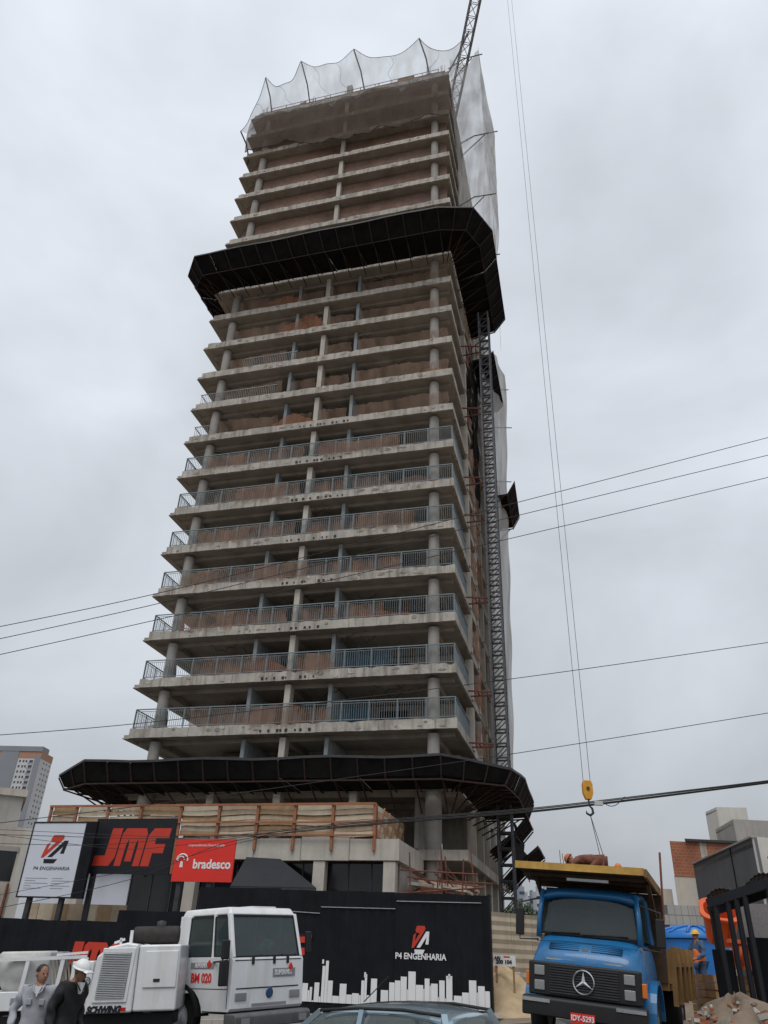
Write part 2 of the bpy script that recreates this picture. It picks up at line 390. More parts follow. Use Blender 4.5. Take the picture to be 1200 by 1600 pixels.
# ------------------------------------------------------------------ tower under construction
FH = 2.956
patch_m = mat('mortar_patch', (0.265, 0.238, 0.205), 0.95, 0.4, 5)
ZK = lambda k: 12.73 + FH * k
tower = thing('tower_under_construction', 'tall unfinished concrete tower with open balcony floors and brown brick upper storeys', 'tower', mtx=TM)
def tpart(bm, name, m, z=0, parent=None, **kw):
    return bm.build(name, m, parent or tower, loc=(0, 0, z), **kw)
def slab_mesh(seed, beams=True):
    rnd = random.Random(seed); b = MB()
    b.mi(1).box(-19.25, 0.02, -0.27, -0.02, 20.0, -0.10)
    n = 60; b.mi(0)
    # edge beam along the front with a rough, chipped top
    def strip(A, B, inward, n):
        A = Vector(A); B = Vector(B); I = Vector(inward)
        P = []
        for i in range(n + 1):
            p = A.lerp(B, i / n); jt = rnd.uniform(-0.025, 0.03) - (0.09 if rnd.random() < 0.05 else 0); jb = rnd.uniform(-0.012, 0.012); jo = rnd.uniform(-0.012, 0.012)
            P.append([p + Vector((0, 0, -0.29 + jb)) - I * 0.01 * jo, p + Vector((0, 0, 0.24 + jt)) + I * jo, p + I * 0.15 + Vector((0, 0, 0.24 + jt)), p + I * 0.15 + Vector((0, 0, -0.29 + jb))])
        o = len(b.v)
        for r in P: b.v += [tuple(x) for x in r]
        for i in range(n):
            for j in range(4):
                b.f.append([o + i * 4 + j, o + i * 4 + (j + 1) % 4, o + i * 4 + 4 + (j + 1) % 4, o + i * 4 + 4 + j]); b.m.append(0)
        b.f.append([o, o + 1, o + 2, o + 3]); b.f.append([o + n * 4 + j for j in (3, 2, 1, 0)]); b.m += [0, 0]
    strip((-18.95, 0, 0), (0, 0, 0), (0, 1, 0), n)
    strip((0, 0.155, 0), (0, 20, 0), (-1, 0, 0), 50)
    strip((-18.95, 0.155, 0), (-18.95, 7, 0), (1, 0, 0), 14)
    # formwork joints and mortar smears
    b.mi(2)
    for q in range(8):
        u = -18.9 + 2.36 * (q + 0.5) + rnd.uniform(-.3, .3); b.box(u, -0.016, -0.27, u + 0.022, 0.0, 0.2)
    for q in range(13):
        u = rnd.uniform(-18.6, -0.8); z = rnd.uniform(-0.2, 0.12); wq = rnd.uniform(0.08, 0.5); hq = rnd.uniform(0.04, 0.2)
        b.mi(rnd.choice([2, 2, 3]))
        b.prism([(u, z), (u + wq * 0.6, z - hq * 0.4), (u + wq, z + hq * 0.1), (u + wq * 0.9, z + hq * 0.7), (u + wq * 0.3, z + hq)], -0.018 - 0.001 * (q % 3), 0.0, 'y')
    # thin lip that sticks out on the left
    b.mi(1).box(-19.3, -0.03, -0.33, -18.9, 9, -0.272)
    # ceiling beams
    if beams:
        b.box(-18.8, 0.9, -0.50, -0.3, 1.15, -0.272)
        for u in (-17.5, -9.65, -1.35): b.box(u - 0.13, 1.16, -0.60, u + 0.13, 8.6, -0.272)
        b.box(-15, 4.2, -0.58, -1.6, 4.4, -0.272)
    return b.mesh('floor_slab', [concrete, soffit, patch_m, concrete2])
SM = [slab_mesh(i) for i in range(15)]; SMU = [slab_mesh(i + 40, False) for i in range(7)]
colm = MB().lathe([(0.32, 0.0), (0.32, 2.62)], 20).mesh('column', column_m, True)
colrect = MB().box(-0.17, -0.3, 0, 0.17, 0.3, 2.62).mesh('column', concrete2)
fin = MB().box(-0.11, 0, 0, 0.11, 3.6, 2.62).mesh('fin_wall', fin_m)
wallA = MB().box(-15.3, 3.4, 0, -12.15, 3.55, 2.42).mesh('partition_wall', plaster)
bB = MB(); bB.box(-6.0, 4.45, 0, -0.6, 4.6, 2.42); bB.mi(1).box(-5.3, 4.41, 0, -3.6, 4.445, 2.1)
wallB = bB.mesh('partition_wall', [plaster, glass_d])
wallC = MB().box(-2.6, 4.65, 0, -2.45, 8.4, 2.42).mesh('side_wall', plaster)
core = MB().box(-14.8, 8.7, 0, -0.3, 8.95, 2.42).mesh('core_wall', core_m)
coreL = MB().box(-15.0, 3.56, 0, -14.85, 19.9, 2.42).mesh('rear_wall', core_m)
def up_brick(seed):
    rnd = random.Random(seed); b = MB()
    b.box(-17.1, 0.72, 0, -9.83, 0.86, 2.6); b.box(-9.47, 0.72, 0, -1.72, 0.86, 2.6); b.box(-18.5, 0.95, 0, -17.9, 1.1, 2.6); b.box(-0.98, 0.72, 0, -0.35, 0.86, 2.6)
    return b.mesh('brick_wall', brick)
UB = up_brick(1)
ub_low = MB().box(-16.9, 2.6, 0, -12.2, 2.75, 1.5).box(-6.9, 2.6, 0, -1.8, 2.75, 1.7).box(-9.4, 5, 0, -7.3, 5.15, 2.4).mesh('brick_wall', brick)
# side facade behind the corner balconies
def side_panel(seed):
    b = MB()
    for i, d in enumerate((5.6, 8.6, 11.6, 14.6, 17.3)):
        b.mi(0).box(-0.28, d + 0.3, -0.1, -0.16, d + 2.6, 0.9); b.box(-0.28, d + 0.3, 2.0, -0.16, d + 2.6, 2.42)
        b.box(-0.28, d + 0.3, 0.9, -0.16, d + 0.75, 2.0); b.box(-0.28, d + 1.95, 0.9, -0.16, d + 2.6, 2.0)
    return b.mesh('brick_wall', brick)
SP = side_panel(1)
sidecol = MB().box(-0.34, -0.22, -0.05, 0.1, 0.22, 2.42).mesh('column', concrete2)
inner_side = MB().box(-2.6, 1.6, 0, -2.45, 4.4, 2.42).mesh('side_wall', plaster)
for k in range(-1, 21):
    z = ZK(k)
    put('floor_slab', SM[k % 15] if k < 14 else SMU[k % 7], tower, (0, 0, z))
    if k == 20: continue
    zb = z - 0.095
    for u in (-17.5, -1.35):
        put('column', colm, tower, (u, 0.62, zb))
    put('column', colrect, tower, (-9.65, 0.62, zb))
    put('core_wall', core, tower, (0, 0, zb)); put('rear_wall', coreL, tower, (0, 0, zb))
    put('brick_wall', SP, tower, (0, 0, zb))
    for d in (5.6, 8.6, 11.6, 14.6, 17.5, 19.7): put('column', sidecol, tower, (0, d, zb))
    if k <= 13:
        for u in (-12.05, -7.2): put('fin_wall', fin, tower, (u, 0.55, zb))
        if k <= 7:
            put('partition_wall', wallA, tower, (0, 0, zb)); put('partition_wall', wallB, tower, (0, 0, zb))
        else: put('brick_wall', ub_low, tower, (0, 0, zb))
        put('side_wall', wallC, tower, (0, 0, zb)); 
    else:
        put('brick_wall', UB, tower, (0, 0, zb))
# the lower storeys below the first balcony: tall columns and walls down to the podium
zl = ZK(-1) - 0.28
for u, d in ((-17.5, 0.62), (-1.35, 0.62)):
    tpart(MB().lathe([(0.42, 0.3), (0.42, zl)], 20, (u, d, 0)), 'column', column_m, smooth=True)
tpart(MB().box(-9.85, 0.3, 0.3, -9.45, 0.9, zl), 'column', concrete2)
for u in (-13.5, -5.5): tpart(MB().box(u - 0.2, 0.35, 0.3, u + 0.2, 0.9, zl), 'column', concrete2)
tpart(MB().box(-17, 4.6, 0.2, -2.6, 4.85, zl), 'core_wall', core_m)
for d in (5.2, 8.2, 11.2, 14.2, 17.2): tpart(MB().box(-0.35, d - 0.25, 0.3, 0.1, d + 0.25, zl), 'column', concrete2)
tpart(MB().box(-0.5, 8.5, 0.3, -0.38, 19.8, 3.1), 'side_wall', plaster)
tpart(MB().box(-2.5, 1.5, 6.9, -2.3, 8, 9.4), 'side_wall', plaster)
tpart(MB().box(-2.28, 8.0, 6.68, -0.42, 8.15, 9.45), 'side_wall', plaster)
tpart(MB().box(-2.28, 7.0, 3.45, -0.42, 7.15, 6.3), 'side_wall', plaster)
tpart(MB().box(-3.0, 0.05, 6.35, 0.3, 18, 6.62), 'floor_slab', [soffit])
tpart(MB().box(-3.0, -0.1, 6.2, 0.45, 0.04, 6.66).box(0.302, 0.041, 6.2, 0.45, 18, 6.66), 'edge_beam', concrete)
tpart(MB().box(-3.0, 1.05, 3.1, 0.4, 18, 3.4), 'floor_slab', [concrete])

# small drain openings in the edge beams
for k in range(0, 8):
    b = MB(); rnd = random.Random(k)
    u0 = -11.2 if k < 3 else -10.6
    for du in (0, 0.28, 0.75, 1.25, 1.45, 1.75, 2.3, 2.6, 3.1, 3.4):
        if rnd.random() < 0.8:
            s_ = rnd.uniform(0.07, 0.16); b.box(u0 + du, -0.035, -0.12 - s_ / 2, u0 + du + s_, 0.05, -0.12 + s_ / 2)
    stuff(tpart(b, 'drain_openings', plastic, ZK(k)))
# chips and mortar smears
# balcony railings
def railing_mesh(seed):
    rnd = random.Random(seed); fr = MB(); ba = MB()
    runs = [((-18.82, 0.08), (-0.08, 0.08)), ((-0.08, 0.1), (-0.08, 4.9)), ((-18.82, 0.1), (-18.82, 2.4))]
    H = 1.12
    for A, B in runs:
        A = Vector((*A, 0)); B = Vector((*B, 0)); Ln = (B - A).length
        for zz, t in ((H, 0.055), (0.1, 0.035), (H - 0.12, 0.025)):
            fr.bar(A + Vector((0, 0, 0.24 + zz)), B + Vector((0, 0, 0.24 + zz)), t, t)
        np_ = max(2, int(Ln / 1.45)); 
        for i in range(np_ + 1):
            p = A.lerp(B, i / np_); fr.bar(p + Vector((0, 0, 0.2)), p + Vector((0, 0, 0.24 + H)), 0.05, 0.05)
        nb = int(Ln / 0.13)
        for i in range(nb):
            p = A.lerp(B, (i + 0.5) / nb); ba.bar(p + Vector((0, 0, 0.34)), p + Vector((0, 0, 0.24 + H - 0.12)), 0.018, 0.018)
    return fr.mesh('railing', rail_m), ba.mesh('balusters', rail_m)
rf, rb = railing_mesh(1)
for k in range(0, 7):
    o = put('railing', rf, tower, (0, 0, ZK(k)))
    stuff(put('balusters', rb, o))
# short stretches of railing on three floors further up
for k, (a, b_) in ((7, (-18.8, -17.6)), (8, (-18.8, -12.8)), (9, (-15.8, -11.5))):
    fr = MB(); ba = MB()
    fr.bar((a, 0.2, 1.2), (b_, 0.2, 1.2), 0.05); fr.bar((a, 0.2, 0.4), (b_, 0.2, 0.4), 0.04)
    if k < 9: fr.bar((-18.8, 0.2, 1.2), (-18.8, 2.4, 1.2), 0.05)
    for i in range(int((b_ - a) / 0.14)): ba.bar((a + 0.07 + i * 0.14, 0.2, 0.4), (a + 0.07 + i * 0.14, 0.2, 1.2), 0.022)
    o = tpart(fr, 'railing', galv, ZK(k)); stuff(tpart(ba, 'balusters', galv, parent=o))
# hanging rag boards at the left ends of the balconies
for k in range(0, 8):
    rnd = random.Random(k + 40)
    tpart(MB().hexa([(-18.5, 2.3, 0.9), (-18.0, 2.3, 0.8), (-18.0, 2.36, 0.8), (-18.5, 2.36, 0.9), (-18.55, 2.3, 2.0), (-18.1, 2.3, 1.8), (-18.1, 2.36, 1.8), (-18.55, 2.36, 2.0)]), 'guard_board', darksteel, ZK(k) + 0.1)
# props, cables and debris inside the open floors
for k in range(0, 13):
    rnd = random.Random(100 + k); b = MB()
    for i in range(7):
        u = rnd.uniform(-16.5, -1.5); d = rnd.uniform(1.5, 3.2)
        b.tube([(u, d, -0.1), (u + rnd.uniform(-0.05, 0.05), d, 2.32)], 0.035, 5)
    stuff(tpart(b, 'steel_props', galv if k % 2 else rust, ZK(k)))
    b = MB()
    for i in range(5):
        u = rnd.uniform(-16, -3); d = rnd.uniform(0.5, 3); L_ = rnd.uniform(0.6, 2.2)
        pts = [(u + L_ * t, d + 0.1 * math.sin(7 * t), 2.36 - rnd.uniform(0.2, 0.6) * 4 * t * (1 - t)) for t in [i_ / 8 for i_ in range(9)]]
        b.tube(pts, 0.02, 4)
    stuff(tpart(b, 'hanging_cables', plastic, ZK(k) + 0.1))

# roof: parapet, column stubs, rebar
zr = ZK(20)
rb_ = MB(); rb_.box(-18.6, 0.18, 0.0, -0.3, 0.32, 0.75); tpart(rb_, 'roof_parapet', brick, zr)
tpart(MB().box(-0.32, 0.34, 0, -0.18, 16, 0.75), 'roof_parapet', brick, zr)
tpart(MB().box(-9.9, 0.5, 0, -9.4, 0.9, 2.6), 'column_stub', concrete, zr)
tpart(MB().box(-4.9, 0.5, 0.76, -3.3, 0.9, 1.75), 'formwork_box', wood, zr)
tpart(MB().prism([(-15.6, 0.76), (-14.2, 0.76), (-14.0, 1.7), (-14.5, 1.5), (-15.0, 1.2)], 0.5, 0.6, 'y'), 'formwork_box', wood, zr)
for (u, h) in ((-18.3, 2.6), (-16.9, 1.8), (-12.0, 2.1), (-7.0, 2.4), (-1.9, 3.4), (-0.7, 3.0), (-11, 1.6), (-13.4, 2.6)):
    b = MB(); rnd = random.Random(int(u * 10))
    for i in range(6):
        x = u + rnd.uniform(-0.25, 0.25); b.tube([(x, 0.7 + rnd.uniform(-.2, .2), 0), (x + rnd.uniform(-0.08, 0.08), 0.7, h * rnd.uniform(0.8, 1))], 0.018, 4)
    b.box(u - 0.3, 0.45, h * 0.4, u + 0.3, 0.48, h * 0.4 + 0.03)
    tpart(b, 'rebar_bundle', rust, zr)
b = MB()
for i in range(12): b.bar((-17.5 + i * 1.5, 0.45, 0.7), (-17.5 + i * 1.5, 0.45, 1.7), 0.05)
b.bar((-17.5, 0.45, 1.6), (-1, 0.45, 1.7), 0.04); b.bar((-17.5, 0.45, 1.2), (-1, 0.45, 1.25), 0.03)
tpart(b, 'roof_guard_rail', rust, zr)

# ------------------------------------------------------------------ netting on the balconies
def drape(name, label, u0, u1, d, z0, h, m, seed, group, sag=0.25, lean=0.1):
    rnd = random.Random(seed); n = max(8, int((u1 - u0) / 0.18)); b = MB()
    ph = [rnd.uniform(0, 6.28) for _ in range(8)]
    def top(s): return h * (1 - sag * (0.5 + 0.5 * math.sin(ph[0] + s * (u1 - u0) * 0.55)) - 0.2 * sag * math.sin(ph[1] + s * (u1 - u0) * 1.7)) * 1
    def fn(s, t):
        u = u0 + (u1 - u0) * s; zt = top(s)
        return (u + 0.05 * math.sin(9 * t + ph[2]), d + 0.06 * math.sin(ph[3] + u * 5.3) * (1 - 0.4 * t) + 0.05 * math.sin(u * 13 + ph[4]) - lean * t, z0 + zt * t + 0.02 * math.sin(ph[5] + u * 7))
    b.grid(n, 5, fn)
    o = b.build(name, m, smooth=True, mtx=TM)
    return tag(o, label, 'net', group)
GN = 'safety nets along the balcony floors'
for k in range(0, 13):
    rnd = random.Random(300 + k); z = ZK(k) + 0.2
    fl = ORD[k] + ' floor above the lower canopy'
    if k <= 6:
        a = [(-15.6 + rnd.uniform(-1, 1), -10.2, 1.15, netb, 'brown net behind the left railing, '),
             (-9.2, -7.0, 1.1, netb, 'brown net behind the middle railing, '),
             (-6.6, -4.6 + rnd.uniform(-1, 1.5), 1.1, bluenet if k in (0, 1) else netb, ('blue mesh' if k in (0, 1) else 'brown net') + ' behind the right railing, ')]
    else:
        a = [(-16.9, -12.4, 1.35, netf, 'torn brown net in the left bay, '), (-11.8, -9.9, 1.1, netf, 'brown net in the narrow bay left of centre, '),
             (-9.4, -7.4, 1.2, netf, 'brown net in the narrow bay right of centre, '), (-6.9, -0.3, 1.25, netf, 'brown net across the wide right bay, ')]
    for j, (u0, u1, h, m, tx) in enumerate(a):
        drape('safety_net', tx + fl, u0, u1, 0.30, z, h, m, k * 10 + j, GN, sag=0.12 if k <= 6 else 0.17)
# thin net patches thrown over the outside of some railings
for k, u0, u1 in ((0, -11.5, -8.8), (1, -8.6, -7.1), (2, -17.0, -13.5), (3, -12.5, -9.0), (4, -6.0, -2.4), (5, -14.5, -11.0), (6, -9.0, -3.5), (6, -17.2, -14.4), (3, -17.6, -14.9), (4, -16.8, -13.2)):
    drape('railing_net', 'thin brown net over the ' + ('left end' if u0 < -13.3 else 'left middle' if u0 < -9.9 else 'right') + ' part of the railing, ' + ORD[k] + ' balcony from below', u0, u1, -0.06, ZK(k) + 0.1, 1.2, netf, k * 31 + int(u0), 'thin nets over railings', sag=0.2, lean=-0.02)
# brighter orange folds that stand out
for (k, u0, u1, h, tx) in ((0, -18.2, -16.6, 0.3, 'small orange net spilling over the left end of the lowest balcony'),
                           (1, -13.0, -9.4, 0.9, 'long orange net sagging from the railing of the second balcony'),
                           (2, -15.3, -11.8, 0.95, 'orange net bunched in an arch on the third balcony left side'),
                           (2, -6.5, -2.2, 0.5, 'orange net bunched low on the third balcony right side'),
                           (3, -7.0, -4.4, 0.6, 'orange net slumped behind the fourth balcony railing'),
                           (4, -10.0, -8.2, 0.8, 'orange net fold on the fifth balcony by the centre column'),
                           (5, -5.0, -1.0, 0.7, 'orange net pulled sideways on the sixth balcony right end'),
                           (7, -12.9, -9.6, 1.1, 'bright torn orange net on the eighth floor left of centre'),
                           (10, -13.6, -9.6, 1.7, 'bright torn orange net sweeping up on the eleventh floor'),
                           (11, -15.5, -11.5, 1.2, 'bright torn orange net peaked on the twelfth floor left bay'),
                           (8, -3.0, -0.2, 0.5, 'small orange net at the right end of the ninth floor')):
    rnd = random.Random(int(u0 * 17)); b = MB(); ph = rnd.uniform(0, 6)
    pk = rnd.uniform(0.35, 0.75)
    def fn(s, t, u0=u0, u1=u1, h=h, pk=pk, ph=ph):
        env = (s / pk if s < pk else (1 - s) / (1 - pk)); base = 0.05 * math.sin(s * 9 + ph)
        return (u0 + (u1 - u0) * s, 0.22 + 0.05 * math.sin(s * 22 + ph) + 0.03 * math.sin(s * 51), base + h * (0.12 + 0.88 * env ** 0.8) * (0.35 + 0.65 * t) - h * 0.25 * env * (1 - t))
    b.grid(26, 5, fn)
    tag(b.build('orange_net', neto, smooth=True, mtx=TM @ Matrix.Translation((0, 0, ZK(k) + 0.24))), tx, 'net', 'loose orange nets on the balconies')
# nets seen on the side facade
for k in range(0, 13):
    rnd = random.Random(500 + k); b = MB(); ph = rnd.uniform(0, 6); d0 = rnd.uniform(5.0, 7.0); d1 = d0 + rnd.uniform(2.5, 6)
    b.grid(20, 6, lambda s, t: (0.14 + 0.06 * math.sin(s * 17 + ph) + 0.05 * math.sin(9 * t), d0 + (d1 - d0) * s, (1.1 + 0.4 * math.sin(s * 7 + ph)) * t * 1.5))
    tag(b.build('side_net', neto if k % 3 == 1 else netb, smooth=True, mtx=TM @ Matrix.Translation((0, 0, ZK(k) + 0.2))),
        ('orange' if k % 3 == 1 else 'brown') + ' net on the side facade at the ' + ORD[k] + ' open floor above the lower canopy', 'net', 'nets on the side facade')

# ------------------------------------------------------------------ top netting on poles
tips = [pD(376, 205, -1.6), pD(415, 122, -1.6), pD(471, 97, -1.6), pD(553, 78, -1.6), pD(655, 60, -1.6)]
tips.append(Vector((2.2, -1.4, 75.2)))
bases = [Vector((-18.9, 0.3, 66.0)), Vector((-17.2, 0.3, 71.5)), Vector((-13.3, 0.3, 71.6)), Vector((-7.9, 0.3, 71.8)), Vector((-1.7, 0.3, 71.8)), Vector((-0.2, 0.3, 71.8))]
topnet = thing('roof_debris_net', 'fine grey net stretched on leaning poles around the tower roof', 'net', mtx=TM)
for t_, s_ in zip(tips, bases):
    mid = t_.lerp(s_, 0.5) + Vector((0.12, 0, 0.1))
    MB().tube([s_ - Vector((0, 0, 1)), s_, mid, t_], 0.07, 6).build('pole', darksteel, topnet, smooth=True)
def poly_at(P, s):
    x = s * (len(P) - 1); i = min(int(x), len(P) - 2); return P[i].lerp(P[i + 1], x - i), x - i
b = MB()
hemz = [65.3, 65.9, 65.0, 65.2, 64.7, 64.6]
def topfn(s, t):
    p, fr = poly_at(tips, s); sag = 4 * fr * (1 - fr)
    sag *= (0.55, 1.35, 0.8, 1.15, 1.4, 1)[min(5, int(s * 5))]; p = p + Vector((0, 0.5 * sag, -1.0 * sag + 0.12 * math.sin(s * 67)))
    q = Vector((-18.7 + 18.75 * s, -0.45 - 0.1 * math.sin(s * 31), 69.5 + 0.4 * math.sin(s * 13)))
    r = p.lerp(q, t); r.y += 0.55 * math.sin(math.pi * t) * 0.7 + 0.06 * math.sin(s * 60 + t * 3); r.x += 0.05 * math.sin(s * 43 + 5 * t)
    return r
b.grid(90, 14, topfn)
b.build('upper_sheet', netg, topnet, smooth=True)
MB().tube([topfn(i / 90, 0) for i in range(91)], 0.025, 4).build('edge_rope', darksteel, topnet, smooth=True)
for q in (0.12, 0.27, 0.44, 0.53, 0.71, 0.87): MB().tube([topfn(q + 0.01 * math.sin(t_ * 0.9), t_ / 14) + Vector((0, -0.03, 0)) for t_ in range(15)], 0.014, 4).build('lacing_rope', galv, topnet, smooth=True)
b = MB()
def lowfn(s, t):
    x = s * 5; i = min(int(x), 4); hz = hemz[i] + (hemz[i + 1] - hemz[i]) * (x - i) + 0.16 * math.sin(s * 37 + 2 * math.sin(s * 11)) + 0.45 * math.sin(s * 7.3 + 1) + 0.12 * math.sin(s * 83 + 3 * math.sin(s * 23))
    q = Vector((-18.9 + 19.1 * s, -0.45 - 0.1 * math.sin(s * 31) - 0.25 * math.sin(math.pi * t) - 0.07 * math.sin(s * 55 + 2 * t), 0)); q.z = 70.8 + (hz - 70.8) * t + 0.4 * math.sin(s * 13) * (1 - t)
    return q
b.grid(110, 14, lowfn)
b.build('hanging_skirt', netd, topnet, smooth=True)
b = MB()
for s in range(24):      # bunched hem
    pass
b.tube([lowfn(i / 60, 1) + Vector((0, 0.02, 0)) for i in range(61)], [0.05 + 0.04 * math.sin(i * 1.7 + math.sin(i * 0.6) * 3) for i in range(61)], 5)
b.build('hem', netd, topnet, smooth=True)
# net that hangs down the side facade
sidenet = thing('side_debris_net', 'tall white translucent net hanging down the side of the tower on outriggers', 'net', mtx=TM)
def keyed(K, z):
    for (z0, *p0), (z1, *p1) in zip(K[:-1], K[1:]):
        if z <= z0 and z >= z1:
            t = (z0 - z) / (z0 - z1); return [x + (y - x) * t for x, y in zip(p0, p1)]
    return list(K[-1][1:])
UP = [(74.6, 2.9, -0.3), (73.5, 2.9, -0.3), (69, 3.25, 1.4), (66, 3.6, 3.0), (62, 3.15, 3.0), (58, 3.05, 3.2), (54, 3.1, 3.6), (50.2, 3.0, 4.2)]
def sn(s, t):
    z = 74.6 - 24.1 * t; uo, do = keyed(UP, z)
    if s < 0.55:
        q = s / 0.55; u = 0.12 + (uo - 0.12) * q; ds = 0.3 + 3.7 * min(1, max(0, (t - 0.15) / 0.3)); d = ds + (do - ds) * q + 0.9 * math.sin(math.pi * q)
    else:
        q = (s - 0.55) / 0.45; u = uo - 0.9 * q; d = do + 11 * q
    return (u + 0.10 * math.sin(s * 41 + t * 9) * math.sin(math.pi * min(1, s * 1.6)), d + 0.12 * math.sin(s * 63 + t * 15), z - 0.5 * math.sin(math.pi * min(1, s / 0.55)) * (1 - t) ** 3 - (1.6 * (s - 0.55) / 0.45 * (1 - t) ** 4 if s > 0.55 else 0) + 0.15 * math.sin(t * 50 + s * 9))
MB().grid(60, 50, sn).build('upper_sheet', netw, sidenet, smooth=True)
LO = [(49, 2.35, 15), (45, 2.3, 16), (40, 1.95, 17), (30, 1.7, 17), (20, 1.35, 17), (11, 1.15, 16)]
def sn2(s, t):
    z = 48.5 - 37.5 * t; uo, do = keyed(LO, z)
    return (0.95 + (uo - 0.95) * s + 0.05 * math.sin(s * 22 + t * 5) + 0.05 * math.sin(t * 40 + 6 * s), 9.0 + (do - 9.0) * s, z + 0.3 * math.sin(s * 12) * (1 - t))
MB().grid(24, 80, sn2).build('lower_sheet', netw2, sidenet, smooth=True)
for (z, u, d) in ((72.8, 3.2, -0.4), (66.2, 3.9, 3.0), (58, 3.4, 3.2), (51.5, 3.35, 4.0)):
    MB().tube([(0.0, d + 0.5, z - 0.2), (u * 0.45, d + 0.3, z + 0.5), (u, d, z)], 0.055, 5).tube([(0.1, d + 1.4, z - 0.8), (u * 0.7, d + 0.2, z + 0.2)], 0.045, 5).build('outrigger', galv, sidenet)
for (z, u, d) in ((46.5, 2.6, 15), (43, 2.6, 16), (38, 2.2, 17)):
    MB().tube([(0.1, d - 1, z - 0.3), (u, d, z)], 0.045, 5).build('outrigger', galv, sidenet)
# black tarpaulin on the side facade beside the hoist
tp_ = MB(); tp_.grid(14, 24, lambda s, t: (0.22 + 0.06 * math.sin(s * 14 + t * 5) + 0.05 * math.sin(t * 23), 6.3 + 0.5 * math.sin(t * 11) * (1 - s) + (4.8 - 1.5 * t * 0) * s + 2.2 * t * (1 - s), 44.5 - 12.5 * t))
tag(tp_.build('black_tarpaulin', ply, smooth=True, mtx=TM), 'long black tarpaulin hanging on the side facade beside the hoist mast', 'tarpaulin')

# ------------------------------------------------------------------ debris canopies
def canopy(name, label, inner, outer, zi, zo, fold=0.68, step=1.3, close_dz=0.1, brace=1.1, zos=None):
    c = thing(name, label, 'canopy', mtx=TM)
    pi = []; po = []; pz_ = []; zos = zos or [zo] * len(outer)
    for a, b_, A, B, Z0, Z1 in zip(inner[:-1], inner[1:], outer[:-1], outer[1:], zos[:-1], zos[1:]):
        Ln = (Vector(B) - Vector(A)).length; n = max(1, round(Ln / step))
        for i in range(n):
            pi.append(Vector(a).lerp(Vector(b_), i / n)); po.append(Vector(A).lerp(Vector(B), i / n)); pz_.append(Z0 + (Z1 - Z0) * i / n)
    pi.append(Vector(inner[-1])); po.append(Vector(outer[-1])); pz_.append(zos[-1])
    rnd = random.Random(len(pi))
    def sec(i):
        I, O = pi[i], po[i]; Fd = I.lerp(O, fold)
        return [Vector((I.x, I.y, zi)), Vector((Fd.x, Fd.y, zi + close_dz)), Vector((O.x, O.y, pz_[i] + 0.05 * math.sin(i * 1.3)))]
    for i in range(len(pi) - 1):
        a, b_ = sec(i), sec(i + 1); j = rnd.uniform(-0.03, 0.03)
        for q in (0, 1):
            A0, A1, B0, B1 = a[q], a[q + 1], b_[q], b_[q + 1]
            e = (B0 - A0) * 0.008
            if (B1 - A1).length < 1e-3: continue
            up = Vector((0, 0, 0.05)); jj = Vector((0, 0, j + (0.003 if q else 0)))
            MB().hexa([A0 + e + jj, B0 - e + jj, B1 - e + jj, A1 + e + jj, A0 + e + jj + up, B0 - e + jj + up, B1 - e + jj + up, A1 + e + jj + up]).build('deck_panel' if q == 0 else 'upturned_panel', ply, c)
        # rim
    for i in range(len(pi)):
        a = sec(i); dn = Vector((0, 0, -0.09))
        b = MB(); b.bar(a[0] + dn, a[1] + dn, 0.06, 0.08); b.bar(a[1] + dn, a[2] + dn, 0.06, 0.08)
        b.tube([a[0] + Vector((0, 0, -brace)), a[0].lerp(a[1], 0.8) + dn], 0.04, 5)
        b.build('bracket', canrust, c)
    b = MB()
    for i in range(len(pi) - 1):
        b.bar(sec(i)[2] + Vector((0, 0, 0.02)), sec(i + 1)[2] + Vector((0, 0, 0.02)), 0.05, 0.12)
    b.build('rim', darksteel, c)
    b = MB()
    for i in range(len(pi) - 1):
        b.bar(sec(i)[1] + Vector((0, 0, -0.15)), sec(i + 1)[1] + Vector((0, 0, -0.15)), 0.05, 0.07)
    b.build('fold_batten', canrust, c)
    return c
canopy('debris_canopy', 'large black debris canopy ringing the tower two thirds of the way up',
       [(-18.95, 6), (-18.95, -0.1), (-18.5, -0.1), (-0.5, -0.1), (0.02, -0.1), (0.1, 0.3), (0.1, 9.5)],
       [(-21.3, 6), (-21.3, -1.2), (-19.9, -2.9), (-0.4, -3.15), (2.1, -2.5), (3.2, -0.2), (3.1, 9.0)], 48.05, 49.3)
canopy('debris_canopy', 'wide black debris canopy at the foot of the balconies above the podium',
       [(-19.0, 5), (-19.0, -0.1), (-18.5, -0.1), (-0.5, -0.1), (0.1, -0.1), (0.15, 0.3), (0.15, 9.0)],
       [(-21.6, 4), (-21.6, -1.7), (-19.1, -3.3), (-0.3, -3.05), (2.75, -1.0), (3.1, 2.5), (3.0, 9.0)], 9.4, 10.35, fold=0.88, close_dz=0.12, zos=[10.0, 10.1, 10.4, 10.35, 10.15, 10.3, 10.3])
canopy('debris_canopy', 'black debris canopy wing stepping down behind the hoist mast', [(0.3, 9.2), (0.3, 14)], [(2.5, 9.2), (2.5, 14)], 7.7, 9.6, close_dz=1.1, brace=0.3)
canopy('debris_canopy', 'lowest black debris canopy wing by the side facade', [(0.3, 14.2), (0.3, 20)], [(2.7, 14.2), (2.75, 20)], 6.5, 8.6, close_dz=1.5, brace=0.3)
canopy('debris_canopy', 'narrow black debris canopy wing behind the hoist mast below the big upper canopy', [(0.3, 8), (0.3, 15)], [(2.05, 8), (2.05, 15)], 44.2, 44.9)
canopy('debris_canopy', 'small black debris canopy jutting past the side net at mid height', [(0.8, 13), (0.8, 18.5)], [(2.75, 13), (2.6, 18.5)], 34.2, 35.4)

